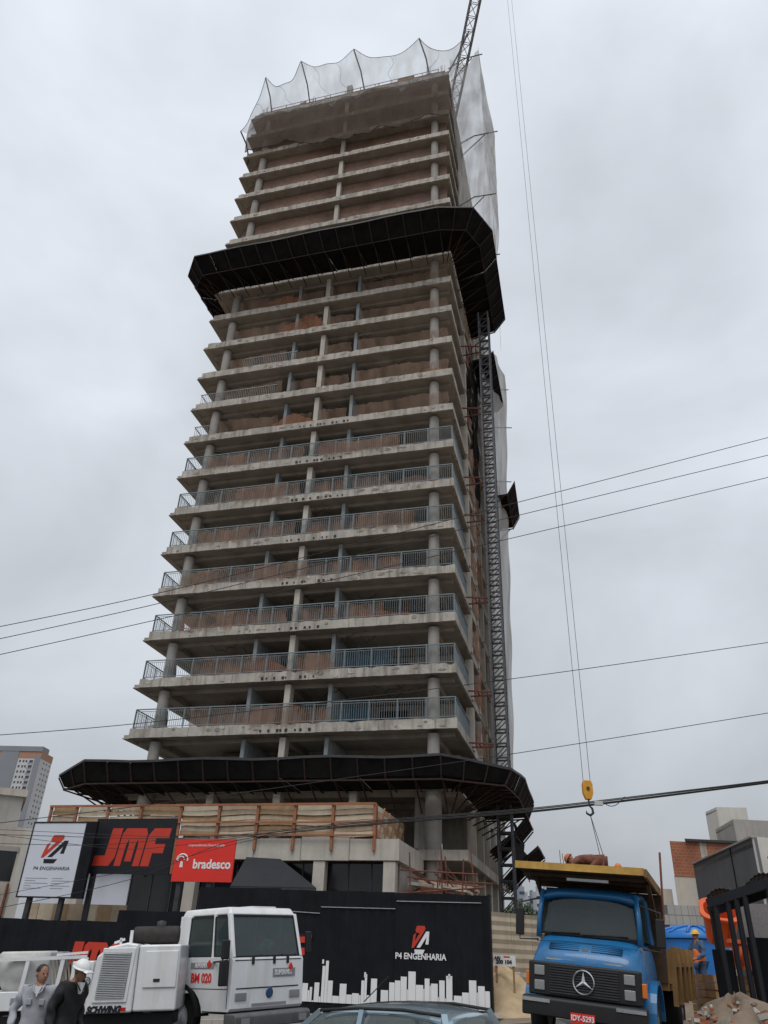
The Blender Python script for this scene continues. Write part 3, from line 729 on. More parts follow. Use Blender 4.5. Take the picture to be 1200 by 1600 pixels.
hs_ = MB(); hs_.grid(16, 8, lambda s, t: (1.75 + 0.12 * math.sin(s * 15 + 3 * t), 8.6 + 11 * s, 9.3 - 0.9 * s - (1.6 + 0.2 * math.sin(s * 11)) * t))
tag(hs_.build('black_tarpaulin', ply, smooth=True, mtx=TM), 'black tarpaulin hanging under the side wings of the lower canopy', 'tarpaulin')

# ------------------------------------------------------------------ hoist mast
mast = thing('hoist_mast', 'grey lattice hoist mast climbing the side of the tower', 'hoist mast', loc=tw(1.75, 4.6, g0(10, 43)), rotz=TA)
mh = 44.5; sw = 0.36; maststeel = mat('mast_steel', (0.085, 0.09, 0.10), 0.6, 0.25, 4, metal=0.3)
for sx in (-1, 1):
    for sy in (-1, 1):
        MB().bar((sx * sw, sy * sw, 0), (sx * sw, sy * sw, mh), 0.1).build('rail', maststeel, mast)
ns = 58; sh = mh / ns
sec_b = MB()
for sx in (-1, 1):
    sec_b.bar((sx * sw, -sw, 0), (sx * sw, sw, 0), 0.06); sec_b.bar((sx * sw, -sw, 0.03), (sx * sw, sw, sh * 0.97), 0.05)
for sy in (-1, 1):
    sec_b.bar((-sw, sy * sw, 0), (sw, sy * sw, 0), 0.09); sec_b.bar((-sw, sy * sw, 0.03), (sw, sy * sw, sh * 0.97), 0.05)
sec_m = sec_b.mesh('lattice_section', darksteel)
for i in range(ns): put('lattice_section', sec_m, mast, (0, 0, i * sh))
tie = MB(); tie.bar((-0.36, -0.3, 0), (-1.9, -0.6, 0.05), 0.08); tie.bar((-0.36, 0.3, 0), (-1.9, 0.5, 0.05), 0.08); tie.bar((-1.2, -0.5, 0), (-1.2, 0.4, 0.02), 0.06)
tm_ = tie.mesh('wall_tie', mat('tie_red', (0.16, 0.05, 0.04), 0.8, 0.3, 5))
for k in (0, 1, 3, 5, 6, 8, 10): put('wall_tie', tm_, mast, (0, 0, ZK(k) - g0(10, 43) - 0.1))

# ------------------------------------------------------------------ crane over the roof and its hook
HY = 27.0
hk = pY(918, 1235, HY)
ft = pD(709, 165, 4.0); ft = tw(ft.x, ft.y, ft.z)
best = None
# jib tip: straight above the hook, where the jib seen past (743, 0) meets the rope
r1 = ray(743, 0)
pl = (ft - EYE).cross(r1)            # plane through the eye that holds the jib
zt = EYE.z - (pl.x * hk.x + pl.y * hk.y) / pl.z
tip = Vector((hk.x, hk.y, zt))
crane = thing('roof_crane', 'steel lattice crane jib rising from the tower roof', 'crane', loc=ft)
ax = (tip - ft); Lj = ax.length; ax.normalize(); sx_ = ax.cross(Vector((0, 0, 1))).normalized(); sy_ = sx_.cross(ax)
hw = 0.42
def jp(t, i, j): return ax * t + sx_ * (hw * i) + sy_ * (hw * j)
for i, j in ((-1, -1), (1, -1), (1, 1), (-1, 1)):
    MB().bar(jp(-2, i, j), jp(Lj, i, j), 0.11).build('chord', galv, crane)
b = MB(); nb = int(Lj / 1.0)
for q in range(-2, nb):
    t0, t1 = q * Lj / nb, (q + 1) * Lj / nb
    for (a, c_) in (((-1, -1), (1, -1)), ((1, -1), (1, 1)), ((1, 1), (-1, 1)), ((-1, 1), (-1, -1))):
        b.bar(jp(t0, *a), jp(t1, *c_), 0.05); b.bar(jp(t0, *a), jp(t0, *c_), 0.045)
b.build('jib_lattice', galv, crane)
foot_b = MB(); rf_l = Vector((0, 0, 71.9 - ft.z))
foot_b.bar(jp(-2, 0, 0), jp(-2, 0, 0) + Vector((-1.2, 1.5, -8)), 0.5); foot_b.build('pivot_post', galv, crane)
MB().tube([tip - ft, hk - ft + Vector((0.12, 0, 0.3))], 0.010, 4).build('hoist_rope', darksteel, crane)
MB().tube([tip - ft + Vector((-0.3, 0, 0)), hk - ft + Vector((-0.12, 0, 0.3))], 0.010, 4).build('hoist_rope', darksteel, crane)
hookt = thing('hook_block', 'yellow crane hook block hanging above the blue truck', 'hook', loc=hk)
hy = mat('crane_yellow', (0.62, 0.30, 0.03), 0.5, 0.15, 5)
MB().prism([(-0.12, 0.32), (0.12, 0.32), (0.17, 0.2), (0.17, -0.1), (0.09, -0.3), (-0.09, -0.3), (-0.17, -0.1), (-0.17, 0.2)], -0.09, 0.09, 'y').build('sheave_case', hy, hookt, bevel=0.02)
MB().lathe([(0.03, -0.03), (0.06, -0.03), (0.06, 0.03), (0.03, 0.03)], 12, (0, -0.09, 0.05), 'y').build('sheave_pin', darksteel, hookt)
MB().tube([(0.0, 0, -0.28), (0.02, 0, -0.5), (0.1, 0, -0.58), (0.12, 0, -0.72), (0.02, 0, -0.8), (-0.1, 0, -0.74), (-0.11, 0, -0.66)], [0.03, 0.03, 0.04, 0.045, 0.045, 0.035, 0.015], 8).build('hook', darksteel, hookt, smooth=True)
MB().tube([(0.01, 0, -0.76), (0.10, -0.6, -2.5)], 0.012, 4).tube([(0.01, 0, -0.76), (0.24, -0.6, -2.5)], 0.012, 4).build('sling', darksteel, hookt)
# ------------------------------------------------------------------ podium
PD = -5.0
def tmx(u, d, z=0): return Matrix.Translation(tw(u, d, z)) @ Matrix.Rotation(TA, 4, 'Z')
pod = thing('podium', 'low concrete podium with dark shop glass at the foot of the tower', 'building', mtx=TM)
zb0, zb1 = 5.62, 6.52
def ppart(b, name, m, **kw): return b.build(name, m, pod, **kw)
nbay = 8; ul, ur = -19.3, -1.7
for i in range(nbay):      # cast edge band in bays with open joints
    a = ul + (ur - ul) * i / nbay; c_ = ul + (ur - ul) * (i + 1) / nbay
    ppart(MB().box(a + 0.012, PD, zb0 + 0.02 * math.sin(i * 2.1), c_ - 0.012, PD + 0.3, zb1 + 0.05 * math.sin(i * 3.3)), 'edge_band_panel', concrete2)
ppart(MB().box(ul, PD + 0.31, 5.85, ur - 0.02, 0.0, 6.3), 'roof_slab', soffit)
for i in range(5): ppart(MB().box(ur - 0.3, PD + 0.31 + i * 0.95, 5.62, ur, PD + 1.24 + i * 0.95, 6.45), 'edge_band_panel', concrete2)
for x in (118, 297, 497, 608):
    u = pD(x, 1380, PD + 0.1).x
    ppart(MB().box(u - 0.26, PD + 0.05, -0.6, u + 0.26, PD + 0.5, zb0 - 0.02), 'column', concrete2)
us = [-19.2, pD(196, 1390, PD + 0.3).x, pD(297, 1390, PD + 0.3).x - 0.3]
ppart(MB().box(us[0], PD + 0.55, -0.5, us[1], PD + 0.65, 5.6), 'pale_wall_panel', lightprint)
x0 = us[1] + 0.05
n = 12
for i in range(n):
    a = x0 + (-2.0 - x0) * i / n; c_ = x0 + (-2.0 - x0) * (i + 1) / n
    ppart(MB().box(a + 0.03, PD + 0.6, -0.4, c_ - 0.03, PD + 0.64, 5.55), 'shop_pane', glass_d)
    ppart(MB().box(c_ - 0.028, PD + 0.56, -0.4, c_ + 0.028, PD + 0.66, 5.58), 'mullion', darksteel)
ppart(MB().box(-19.2, PD + 0.9, -0.5, -2, PD + 1.0, 5.6), 'inner_wall', core_m)
ppart(MB().box(-2.05, PD + 1.2, -0.4, -1.95, 0.4, 5.6), 'inner_wall', plaster)

# timber parapet on the podium roof
par = thing('timber_parapet', 'beige board hoarding with orange posts along the podium roof', 'hoarding', mtx=TM)
posts = [pD(x, 1262, PD).x for x in (83, 123, 172, 223, 285, 345, 405, 463, 522, 587)]
zt = [pD(x, y, PD).z for x, y in ((83, 1258), (123, 1258), (172, 1258), (223, 1258), (285, 1258), (345, 1259), (405, 1259), (463, 1259), (522, 1260), (587, 1262))]
ztop = sum(zt) / len(zt)
rnd = random.Random(5)
for i, u in enumerate(posts):
    MB().box(u - 0.06, PD - 0.13, 6.0 if i > 4 else 5.0, u + 0.06, PD - 0.03, ztop + 0.05).build('post', orangew, par)
bh = (ztop - 6.55) / 6
bm_cols = [board, mat('formwork_board_pale', (0.58, 0.50, 0.38), 0.85, 0.15, 2.5, streak=0.3, stain=(0.35, 0.25, 0.15)), mat('formwork_board_brown', (0.38, 0.26, 0.15), 0.85, 0.2, 2.5, streak=0.3)]
for i in range(len(posts) - 1):
    a, c_ = posts[i], posts[i + 1]
    for j in range(6):
        z0 = 6.58 + j * bh; dy = 0.05 * (j % 2) + rnd.uniform(0, 0.02); w0, w1 = rnd.uniform(-.02, .02), rnd.uniform(-.02, .02)
        nn = 6; b = MB()
        for q in range(nn):
            s0, s1 = q / nn, (q + 1) / nn; f_ = lambda s: 0.035 * math.sin(3.1 * s + i * 2 + j * 0.4)
            A, B_ = a + 0.065 + (c_ - a - 0.13) * s0, a + 0.065 + (c_ - a - 0.13) * s1
            b.hexa([(A, PD - 0.02 + dy, z0 + f_(s0)), (B_, PD - 0.02 + dy, z0 + f_(s1)), (B_, PD + 0.01 + dy, z0 + f_(s1)), (A, PD + 0.01 + dy, z0 + f_(s0)),
                    (A, PD - 0.02 + dy, z0 + bh - 0.02 + f_(s0)), (B_, PD - 0.02 + dy, z0 + bh - 0.02 + f_(s1)), (B_, PD + 0.01 + dy, z0 + bh - 0.02 + f_(s1)), (A, PD + 0.01 + dy, z0 + bh - 0.02 + f_(s0))])
        b.build('board', bm_cols[(j + i * 2 + (1 if j in (1, 4) else 0)) % 3], par)
MB().bar((posts[0] - 0.05, PD - 0.16, ztop), (posts[-1], PD - 0.16, ztop), 0.06, 0.1).build('top_rail', orangew, par)
MB().bar((posts[0], PD - 0.16, 7.15), (posts[-1], PD - 0.16, 7.12), 0.05, 0.07).build('middle_rail', orangew, par)
MB().bar((posts[0], PD - 0.16, 6.6), (posts[-1], PD - 0.16, 6.6), 0.05, 0.07).build('bottom_rail', orangew, par)
ue = posts[-1]
for i in range(5):        # return along the side
    d0 = PD + i * 1.0; MB().box(ue - 0.05, d0 + 0.1, 6.4, ue + 0.05, d0 + 0.2, ztop + 0.02 - 0.05 * i).build('post', orangew, par)
    for j in range(5):
        MB().box(ue + 0.06, d0 + 0.21, 6.6 + j * 0.25, ue + 0.09, d0 + 1.09, 6.83 + j * 0.25 - 0.0).build('board', bm_cols[(i + j) % 3], par)
    MB().bar((ue + 0.12, d0 + 0.15, 6.5), (ue + 0.12, d0 + 1.1, ztop - 0.05 * i), 0.06).build('brace', orangew, par)

# red tube scaffold between podium and tower corner
sc = thing('tube_scaffold', 'tangle of orange red scaffold tubes beside the podium corner', 'scaffold', mtx=TM)
rnd = random.Random(12)
scm = mat('orange_red_steel', (0.15, 0.055, 0.038), 0.7, 0.25, 5)
for i in range(14):
    u = -1.6 + (i % 6) * 0.62 + rnd.uniform(-.25, .25); d = PD + 0.6 + (i // 6) * 1.5
    MB().tube([(u, d, 1.0), (u + rnd.uniform(-.5, .5), d + rnd.uniform(-.4, .4), rnd.uniform(4.3, 6.4))], 0.035, 6).build('upright', scm, sc)
for i in range(9):
    d = PD + 0.5 + (i % 5) * 1.3; z = 4.5 + (i // 5) * 0.75 + rnd.uniform(-.2, .2)
    MB().tube([(-1.75, d, z), (1.6, d + rnd.uniform(-.5, .5), z + rnd.uniform(-.4, .4))], 0.03, 6).build('ledger', scm, sc)
for i in range(10):
    u = -1.6 + rnd.uniform(0, 1.9); z = rnd.uniform(4.3, 5.6)
    MB().tube([(u, PD + 0.4, z), (u + rnd.uniform(-.4, .8), PD + 5.0, z + rnd.uniform(-.6, .9))], 0.03, 6).build('brace', scm, sc)
for i, (z, d) in enumerate(((4.75, -2.6), (5.0, -0.6), (4.6, 1.4))):
    MB().hexa([(-1.6, d - 1, z + .1), (0.9, d - 1, z - .15), (0.9, d + 0.9, z - .15), (-1.6, d + 0.9, z + .1), (-1.6, d - 1, z + .22), (0.9, d - 1, z - .03), (0.9, d + 0.9, z - .03), (-1.6, d + 0.9, z + .22)]).build('platform', bm_cols[0] if i else concrete2, sc)
sg = MB(); sg.grid(18, 8, lambda s, t: (-1.2 + 1.5 * s + 0.05 * math.sin(20 * s), PD + 1.2 + 0.15 * math.sin(9 * t + 4 * s), 2.4 + 2.2 * t + 0.25 * math.sin(5 * s)))
tag(sg.build('orange_net', neto, smooth=True, mtx=TM), 'orange net hanging under the scaffold at the podium corner', 'net')

# dark pitched awning
aw = thing('shop_awning', 'dark pitched metal awning in front of the podium glass', 'awning', mtx=TM)
A_ = [pD(385, 1339, PD - 0.05), pD(438, 1342, PD - 0.05), pD(494, 1387, PD - 1.6), pD(360, 1384, PD - 1.6)]
awm = mat('awning_sheet', (0.014, 0.017, 0.023), 0.5, 0.25, 2)
nA = 9
for i in range(nA):
    s0, s1 = i / nA, (i + 1) / nA
    a, b_, c_, d_ = A_[0].lerp(A_[1], s0), A_[0].lerp(A_[1], s1), A_[3].lerp(A_[2], s1), A_[3].lerp(A_[2], s0)
    dn = Vector((0, 0, -0.04 - 0.012 * (i % 2)))
    MB().hexa([d_ + dn, c_ + dn, b_ + dn, a + dn, d_, c_, b_, a]).build('roof_sheet', awm, aw)
MB().bar(A_[3] + Vector((0, 0, -0.1)), A_[2] + Vector((0, 0, -0.1)), 0.06, 0.14).build('front_rail', darksteel, aw)
for p in (A_[3], A_[2]): MB().bar((p.x, p.y, 0.2), (p.x, p.y, p.z - 0.15), 0.08).build('leg', darksteel, aw)

# ------------------------------------------------------------------ black hoarding along the pavement
FD = -11.4
fence = thing('black_hoarding', 'black corrugated site hoarding painted with a white city skyline', 'hoarding', mtx=TM)
def fF(x, y, d=FD): p = pD(x, y, d); return p.x, p.z
def fsheet(u0, u1, z0, z1, name='sheet', m=None, d=FD):
    n = max(2, int((u1 - u0) / 0.09)); prof = []
    for i in range(n + 1):
        u = u0 + (u1 - u0) * i / n; prof.append((u, d + (0.0 if i % 4 in (0, 1) else 0.028)))
    b = MB(); b.add([(u, y, z0) for u, y in prof] + [(u, y, z1) for u, y in prof] + [(u, y + 0.012, z0) for u, y in prof] + [(u, y + 0.012, z1) for u, y in prof],
        [(i, i + 1, n + 2 + i, n + 1 + i) for i in range(n)] + [(2 * (n + 1) + i, 3 * (n + 1) + i, 3 * (n + 1) + i + 1, 2 * (n + 1) + i + 1) for i in range(n)]
        + [(n + 1 + i, n + 2 + i, 3 * (n + 1) + i + 1, 3 * (n + 1) + i) for i in range(n)])
    return b.build(name, m or blackp, fence)
ur_, _ = fF(764, 1480)
u = ur_; rnd = random.Random(3)
us285 = fF(290, 1420)[0]; us180 = fF(180, 1430)[0]
zA = fF(760, 1399)[1]; zA2 = fF(445, 1389)[1]; zB = fF(240, 1424)[1]; zC = fF(110, 1438)[1]
while u > -27:
    u2 = u - 1.02
    c_ = (u + u2) / 2; p = tw(c_, FD); gz = g0(p.x, p.y)
    if c_ > us285: zt_ = zA + (zA2 - zA) * (ur_ - c_) / (ur_ - fF(445, 1389)[0])
    elif c_ > us180: zt_ = zB
    else: zt_ = zC
    fsheet(u2 + 0.006, u - 0.006, gz + 0.02, zt_ + rnd.uniform(-0.02, 0.02))
    pb = MB().box(u2 - 0.04, FD + 0.06, gz - 0.2, u2 + 0.04, FD + 0.14, zt_ - 0.1); pb.build('post', darksteel, fence)
    u = u2
MB().box(ur_ + 0.0, FD - 0.03, 0.4, ur_ + 0.07, FD + 0.3, zA + 0.03).build('end_post', blackp, fence)
sil = mat('zinc_edge', (0.42, 0.43, 0.44), 0.4, 0.15, 4, metal=0.4)
for (xa, ya, xb, yb) in ((620, 1408, 752, 1411), (502, 1417, 618, 1420), (456, 1424, 500, 1427)):
    a = fF(xa, ya); c_ = fF(xb, yb); MB().bar((a[0], FD - 0.02, a[1]), (c_[0], FD - 0.02, c_[1]), 0.03, 0.02).build('sheet_edge', sil, fence)
# white skyline: silhouettes printed low on the sheets
sk = [(470, 479, 1536), (479, 482, 1547), (482, 486, 1542), (486, 489, 1563), (489, 497, 1535), (497, 500, 1557), (500, 505, 1509), (505, 510, 1501), (510, 518, 1532), (518, 529, 1556), (529, 540, 1537),
      (540, 549, 1554), (549, 560, 1552), (560, 563, 1555), (563, 568, 1532), (568, 572, 1522), (572, 578, 1555), (578, 588, 1529), (588, 594, 1566), (594, 606, 1547), (607, 616, 1535), (616, 625, 1532), (625, 635, 1526), (635, 637, 1546),
      (637, 649, 1518), (649, 661, 1539), (661, 663, 1545), (663, 671, 1529), (671, 673, 1540), (673, 684, 1537), (684, 686, 1558), (686, 695, 1532), (695, 697, 1560), (697, 707, 1525), (707, 709, 1563), (709, 722, 1556), (722, 733, 1551),
      (733, 745, 1532), (745, 747, 1551), (747, 758, 1541), (758, 766, 1549)]
for (xa, xb, yt) in sk:
    xa2 = xa + 0.4; a = fF(xa2, 1570); c_ = fF(xb, 1570); zt_ = fF((xa + xb) / 2, yt)[1]
    if c_[0] > ur_: continue
    MB().box(a[0], FD - 0.006, 0.78, c_[0], FD - 0.002, zt_).build('painted_building', whiteprint, fence)
for (xa, yb, yt) in ((570.5, 1524, 1519), (505, 1503, 1499), (702, 1527, 1522)):
    u0, z0 = fF(xa, yb); u1, z1 = fF(xa, yt); MB().box(u0 - 0.03, FD - 0.006, z0 - 0.05, u0 + 0.03, FD - 0.002, z1).build('painted_spire', whiteprint, fence)
J = [(0.5, 1), (1, 1), (1, 0.22), (0.82, 0), (0, 0), (0, 0.27), (0.5, 0.27)]
Mm = [(0, 0), (0, 0.85), (0.1, 1), (0.9, 1), (1, 0.85), (1, 0), (0.74, 0), (0.74, 0.55), (0.68, 0.72), (0.63, 0.55), (0.63, 0.12), (0.37, 0.12), (0.37, 0.55), (0.32, 0.72), (0.26, 0.55), (0.26, 0)]
Ff = [(0, 0), (0, 0.8), (0.2, 1), (1, 1), (1, 0.74), (0.4, 0.74), (0.4, 0.58), (0.9, 0.58), (0.9, 0.34), (0.4, 0.34), (0.4, 0)]
def letters(parent, u0, z0, wdt, hgt, d, m, shear=0.12):
    for (poly, a, wl) in ((J, 0.0, 0.3), (Mm, 0.32, 0.36), (Ff, 0.70, 0.30)):
        P = [(u0 + wdt * (a + wl * x) + shear * hgt * y, z0 + hgt * y) for x, y in poly]
        MB().prism(P, d - 0.004, d, 'y').build('letter', m, parent)
LR = [(0.22, .86), (.3, 1), (.74, 1), (.78, .88), (.62, .7), (.12, .2), (0, .2), (.1, .66), (.24, .74), (.19, .46), (.46, .74), (.24, .76)]
LD = [(.82, .8), (1.0, .8), (.95, .34), (.78, .34), (.84, .6), (.48, .22), (.28, .22)]
LB = [(.15, .15), (.74, .15), (.64, 0), (.2, 0)]
def logo(parent, u0, z0, wdt, hgt, d, m1, m2, shear=0.0):
    for poly, m in ((LR, m1), (LD, m2), (LB, m2)):
        MB().prism([(u0 + wdt * x + shear * y, z0 + hgt * y) for x, y in poly], d - 0.004, d, 'y').build('logo_mark', m, parent)
a = fF(268, 1500); c_ = fF(483, 1461)
letters(fence, a[0], a[1], c_[0] - a[0], c_[1] - a[1], FD - 0.003, redprint)
a = fF(92, 1506); c_ = fF(200, 1474)
letters(fence, a[0], a[1], c_[0] - a[0], c_[1] - a[1], FD - 0.003, redprint)
a = fF(643, 1490); c_ = fF(671, 1447)
logo(fence, a[0], a[1], c_[0] - a[0], c_[1] - a[1], FD - 0.003, redprint, whiteprint)
ct = fF(657, 1495)
text_part('P4 ENGENHARIA', 0.24, fence, (ct[0], FD - 0.006, ct[1]), whiteprint, sx=0.92, bold=0.006)

# ------------------------------------------------------------------ signs on posts behind the hoarding
def sign(name, label, corners, d, m, frame=None, postx=(0.2, 0.8), depth=0.08, mats_post=darksteel):
    (xl, yt), (xr, yb) = corners
    p = pD(xl, (yt + yb) / 2, d); q = pD(xr, (yt + yb) / 2, d); zt_ = pD((xl + xr) / 2, yt, d).z; zb_ = pD((xl + xr) / 2, yb, d).z
    wd = q.x - p.x; gz = g0(*tw(p.x, d).xy)
    s = thing(name, label, 'sign', mtx=tmx((p.x + q.x) / 2, d, gz))
    zt_ -= gz; zb_ -= gz
    MB().box(-wd / 2, 0, zb_, wd / 2, depth, zt_).build('panel', m, s)
    if frame:
        for bx in ((-wd / 2 - 0.05, zb_ - 0.05, wd / 2 + 0.05, zb_), (-wd / 2 - 0.05, zt_, wd / 2 + 0.05, zt_ + 0.05), (-wd / 2 - 0.05, zb_, -wd / 2, zt_), (wd / 2, zb_, wd / 2 + 0.05, zt_)):
            MB().box(bx[0], -0.02, bx[1], bx[2], depth + 0.01, bx[3]).build('frame', frame, s)
    for t in postx:
        u = -wd / 2 + wd * t; MB().box(u - 0.09, depth + 0.002, -0.2, u + 0.09, depth + 0.16, zt_ - 0.2).build('post', mats_post, s)
    return s, wd, zb_, zt_
s, wd, z0, z1 = sign('construction_sign', 'white construction company sign with a red and black mark on two posts', ((41, 1286), (123, 1401)), -10.4, lightprint, darkprint)
MB().box(wd / 2 + 0.051, -0.02, z0 - 0.05, wd / 2 + 0.5, 0.12, z1 + 0.05).build('side_panel', blackp, s)
H_ = z1 - z0
logo(s, -wd * 0.24, z0 + H_ * 0.44, wd * 0.44, H_ * 0.39, -0.003, redprint, darkprint, 0.1)
text_part('P4 ENGENHARIA', H_ * 0.066, s, (0.02 * wd, -0.006, z0 + H_ * 0.37), darkprint, sx=1.2, bold=0.0, shear=0.12, space=1.05)
for i, (tx, ln) in enumerate((('l', 0.62), ('l', 0.3), ('l', 0.66), ('l', 0.2), ('l', 0.5))):
    zz = z0 + H_ * (0.235 - 0.033 * i)
    MB().box(-wd * 0.43, -0.005, zz, -wd * 0.43 + wd * 0.5 * ln * 1.35, -0.002, zz + 0.02).build('small_print', greyprint, s)
for i, ln in enumerate((0.25, 0.42, 0.2, 0.44, 0.3)):
    zz = z0 + H_ * (0.235 - 0.033 * i)
    MB().box(wd * 0.08, -0.005, zz, wd * 0.08 + wd * ln * 0.8, -0.002, zz + 0.02).build('small_print', greyprint, s)
s, wd, z0, z1 = sign('developer_sign', 'black hoarding sign with huge red letters JMF', ((144, 1279), (270, 1366)), -9.9, darkprint, None, (0.06,))
H_ = z1 - z0
letters(s, -wd * 0.46, z0 + H_ * 0.14, wd * 0.86, H_ * 0.68, -0.003, redprint, 0.14)
s, wd, z0, z1 = sign('bank_sign', 'red bank sign with white lettering beside the black developer sign', ((272, 1311), (365, 1378)), -10.6, redsign, None, (0.12, 0.62))
H_ = z1 - z0
text_part('bradesco', H_ * 0.30, s, (wd * 0.145, -0.006, z0 + H_ * 0.40), whiteprint, sx=0.95, bold=0.012)
text_part('Empreendimento financiado pelo', H_ * 0.085, s, (wd * 0.02, -0.006, z0 + H_ * 0.85), whiteprint, sx=0.9)
MB().tube([(-wd * 0.36 + 0.0 + 0.22 * math.cos(t), -0.004, z0 + H_ * 0.50 + 0.2 * math.sin(t)) for t in [R_(a_) for a_ in range(-10, 200, 15)]], 0.03, 5).build('tree_emblem', whiteprint, s)
MB().tube([(-wd * 0.36 - 0.05 + 0.13 * math.cos(t), -0.004, z0 + H_ * 0.5 + 0.12 * math.sin(t)) for t in [R_(a_) for a_ in range(0, 200, 15)]], 0.022, 5).build('tree_emblem', whiteprint, s)
MB().prism([(-wd * 0.385, z0 + H_ * 0.47), (-wd * 0.35, z0 + H_ * 0.47), (-wd * 0.34, z0 + H_ * 0.33), (-wd * 0.395, z0 + H_ * 0.33)], -0.006, -0.002, 'y').build('tree_emblem', whiteprint, s)

# pale boards and a plywood strip behind the signs
pb_ = thing('plywood_barrier', 'beige plywood sheets behind the sign posts', 'barrier', mtx=TM)
for i in range(7):
    a = fF(36 + i * 23, 1425, -8.6)[0]; c_ = fF(36 + i * 23 + 22.4, 1425, -8.6)[0]
    MB().box(a, -8.6 + 0.02 * (i % 2), 0.2, c_, -8.56 + 0.02 * (i % 2), fF(100, 1412, -8.6)[1]).build('plywood_sheet', bm_cols[i % 3], pb_)

# ------------------------------------------------------------------ beige corrugated barrier, number board, block and sand by the gate
bf = thing('beige_barrier', 'beige corrugated metal barrier behind the blue truck', 'barrier', mtx=TM)
a = pD(764, 1427, -9.0); c_ = pD(860, 1430, -6.5)
n = 3
for i in range(n):
    P0 = a.lerp(c_, i / n); P1 = a.lerp(c_, (i + 1) / n); P1 = P1 - (P1 - P0) * 0.01
    b = MB(); rows = 12; zz0, zz1 = 0.3, (a.z + c_.z) / 2
    b.grid(1, rows * 2, lambda s, t: (P0.x + (P1.x - P0.x) * s, P0.y + (P1.y - P0.y) * s + (0.05 if int(round(t * rows * 2)) % 2 else -0.0), zz0 + (zz1 - zz0) * t))
    b.build('corrugated_sheet', beige, bf)
nb_ = thing('number_board', 'white board with black numbers beside the hoarding', 'sign', mtx=tmx(fF(780, 1500)[0], -10.2, 0))
za, zb_ = pD(780, 1492, -10.2).z, pD(780, 1508, -10.2).z
MB().box(-0.32, 0, zb_ - 0.02, 0.38, 0.03, za).build('panel', whiteprint, nb_)
text_part('ARI', 0.13, nb_, (-0.2, -0.006, za - 0.09), darkprint, bold=0.006)
text_part('200 104', 0.15, nb_, (0.0, -0.006, zb_ + 0.09), darkprint, bold=0.008, sx=1.05)
MB().box(0.0, -0.006, za - 0.07, 0.2, -0.002, za - 0.03).build('red_mark', redprint, nb_)
for xx in (-0.25, 0.3): MB().box(xx - 0.03, 0.032, 0.4, xx + 0.03, 0.08, za - 0.02).build('post', wood, nb_)
p = pY(788, 1525, 30.6); cb = thing('concrete_block', 'rough grey concrete block beside the sand heap', 'block', loc=(p.x, p.y, g(p.x, p.y)), rotz=TA)
MB().box(-0.45, 0, -0.1, 0.55, 0.6, 1.1).build('block', concrete2, cb, bevel=0.02)
def heap(name, label, cx, cy, rx, ry, h, m, seed, cat):
    b = MB(); rnd = random.Random(seed); ph = [rnd.uniform(0, 6) for _ in range(6)]
    def fn(s, t):
        th = s * 2 * math.pi; r = t
        k = 1 + 0.14 * math.sin(3 * th + ph[0]) + 0.08 * math.sin(7 * th + ph[1])
        x = cx + rx * r * k * math.cos(th); y = cy + ry * r * k * math.sin(th)
        z = g(x, y) - 0.03 + h * (0.5 + 0.5 * math.cos(math.pi * min(1, r))) ** 0.85 * (1 + 0.12 * math.sin(5 * th + 9 * r + ph[2])) + 0.04 * math.sin(17 * x + 13 * y) * (1 - r)
        return (x, y, z)
    b.grid(48, 20, fn)
    return tag(b.build(name, m, smooth=True), label, cat)
p = pY(776, 1560, 29.6)
heap('sand_heap', 'heap of yellow sand between the hoarding and the blue truck', p.x, 29.6, 2.4, 2.0, 1.25, sand, 2, 'sand')
# ------------------------------------------------------------------ vehicles
def wheel(parent, c, r, wdt, rimm, side=1):      # axle along local x
    wl = MB()
    wl.lathe([(r * 0.58, -wdt / 2), (r * 0.9, -wdt / 2), (r, -wdt * 0.36), (r, wdt * 0.36), (r * 0.9, wdt / 2), (r * 0.58, wdt / 2)], 28, c, 'x')
    o = wl.build('wheel', rubber, parent, smooth=True)
    rm_ = MB(); s = side
    rm_.lathe([(r * 0.585, s * wdt * 0.47), (r * 0.5, s * wdt * 0.3), (r * 0.3, s * wdt * 0.25), (r * 0.22, s * wdt * 0.5), (0.001, s * wdt * 0.52)], 20, c, 'x')
    rm_.lathe([(r * 0.585, -s * wdt * 0.45), (0.001, -s * wdt * 0.4)], 20, c, 'x')
    rm_.build('rim', rimm, o, smooth=True)
    return o
def arch(profile, cy, cz, r, n=10, flip=False):
    return [(cy + r * math.cos(a), cz + r * math.sin(a)) for a in [math.pi * i / n for i in range(n + 1)]]
SIDE = Matrix(((0, 0, -1), (-1, 0, 0), (0, 1, 0))).to_euler()     # lettering on a side that faces local -x

# ---- white cab-over truck
wt = thing('concrete_pump_truck', 'white cab over truck lettered BM 020 parked beside the black hoarding', 'truck', mtx=gframe(-3.05, 21.0, R_(48)))
W_ = 2.3
prof = [(0.0, 0.72), (0.0, 1.68), (0.03, 1.76), (1.72, 1.76), (1.74, 1.70), (1.74, 1.12)] + [(1.45 + 0.66 * math.cos(a), 0.52 + 0.66 * math.sin(a)) for a in [R_(q) for q in (64, 80, 96, 112, 128, 144, 160, 172)]] + [(0.78, 0.66), (0.05, 0.66)]
MB().prism(prof, 0.0, W_, 'x').build('lower_body', whitep, wt, bevel=0.035)
MB().hexa([(0.06, 0.2, 2.66), (W_ - 0.06, 0.2, 2.66), (W_ - 0.06, 1.72, 2.66), (0.06, 1.72, 2.66), (0.12, 0.3, 2.84), (W_ - 0.12, 0.3, 2.84), (W_ - 0.12, 1.68, 2.82), (0.12, 1.68, 2.82)]).build('roof', whitep, wt, bevel=0.05, seg=3)
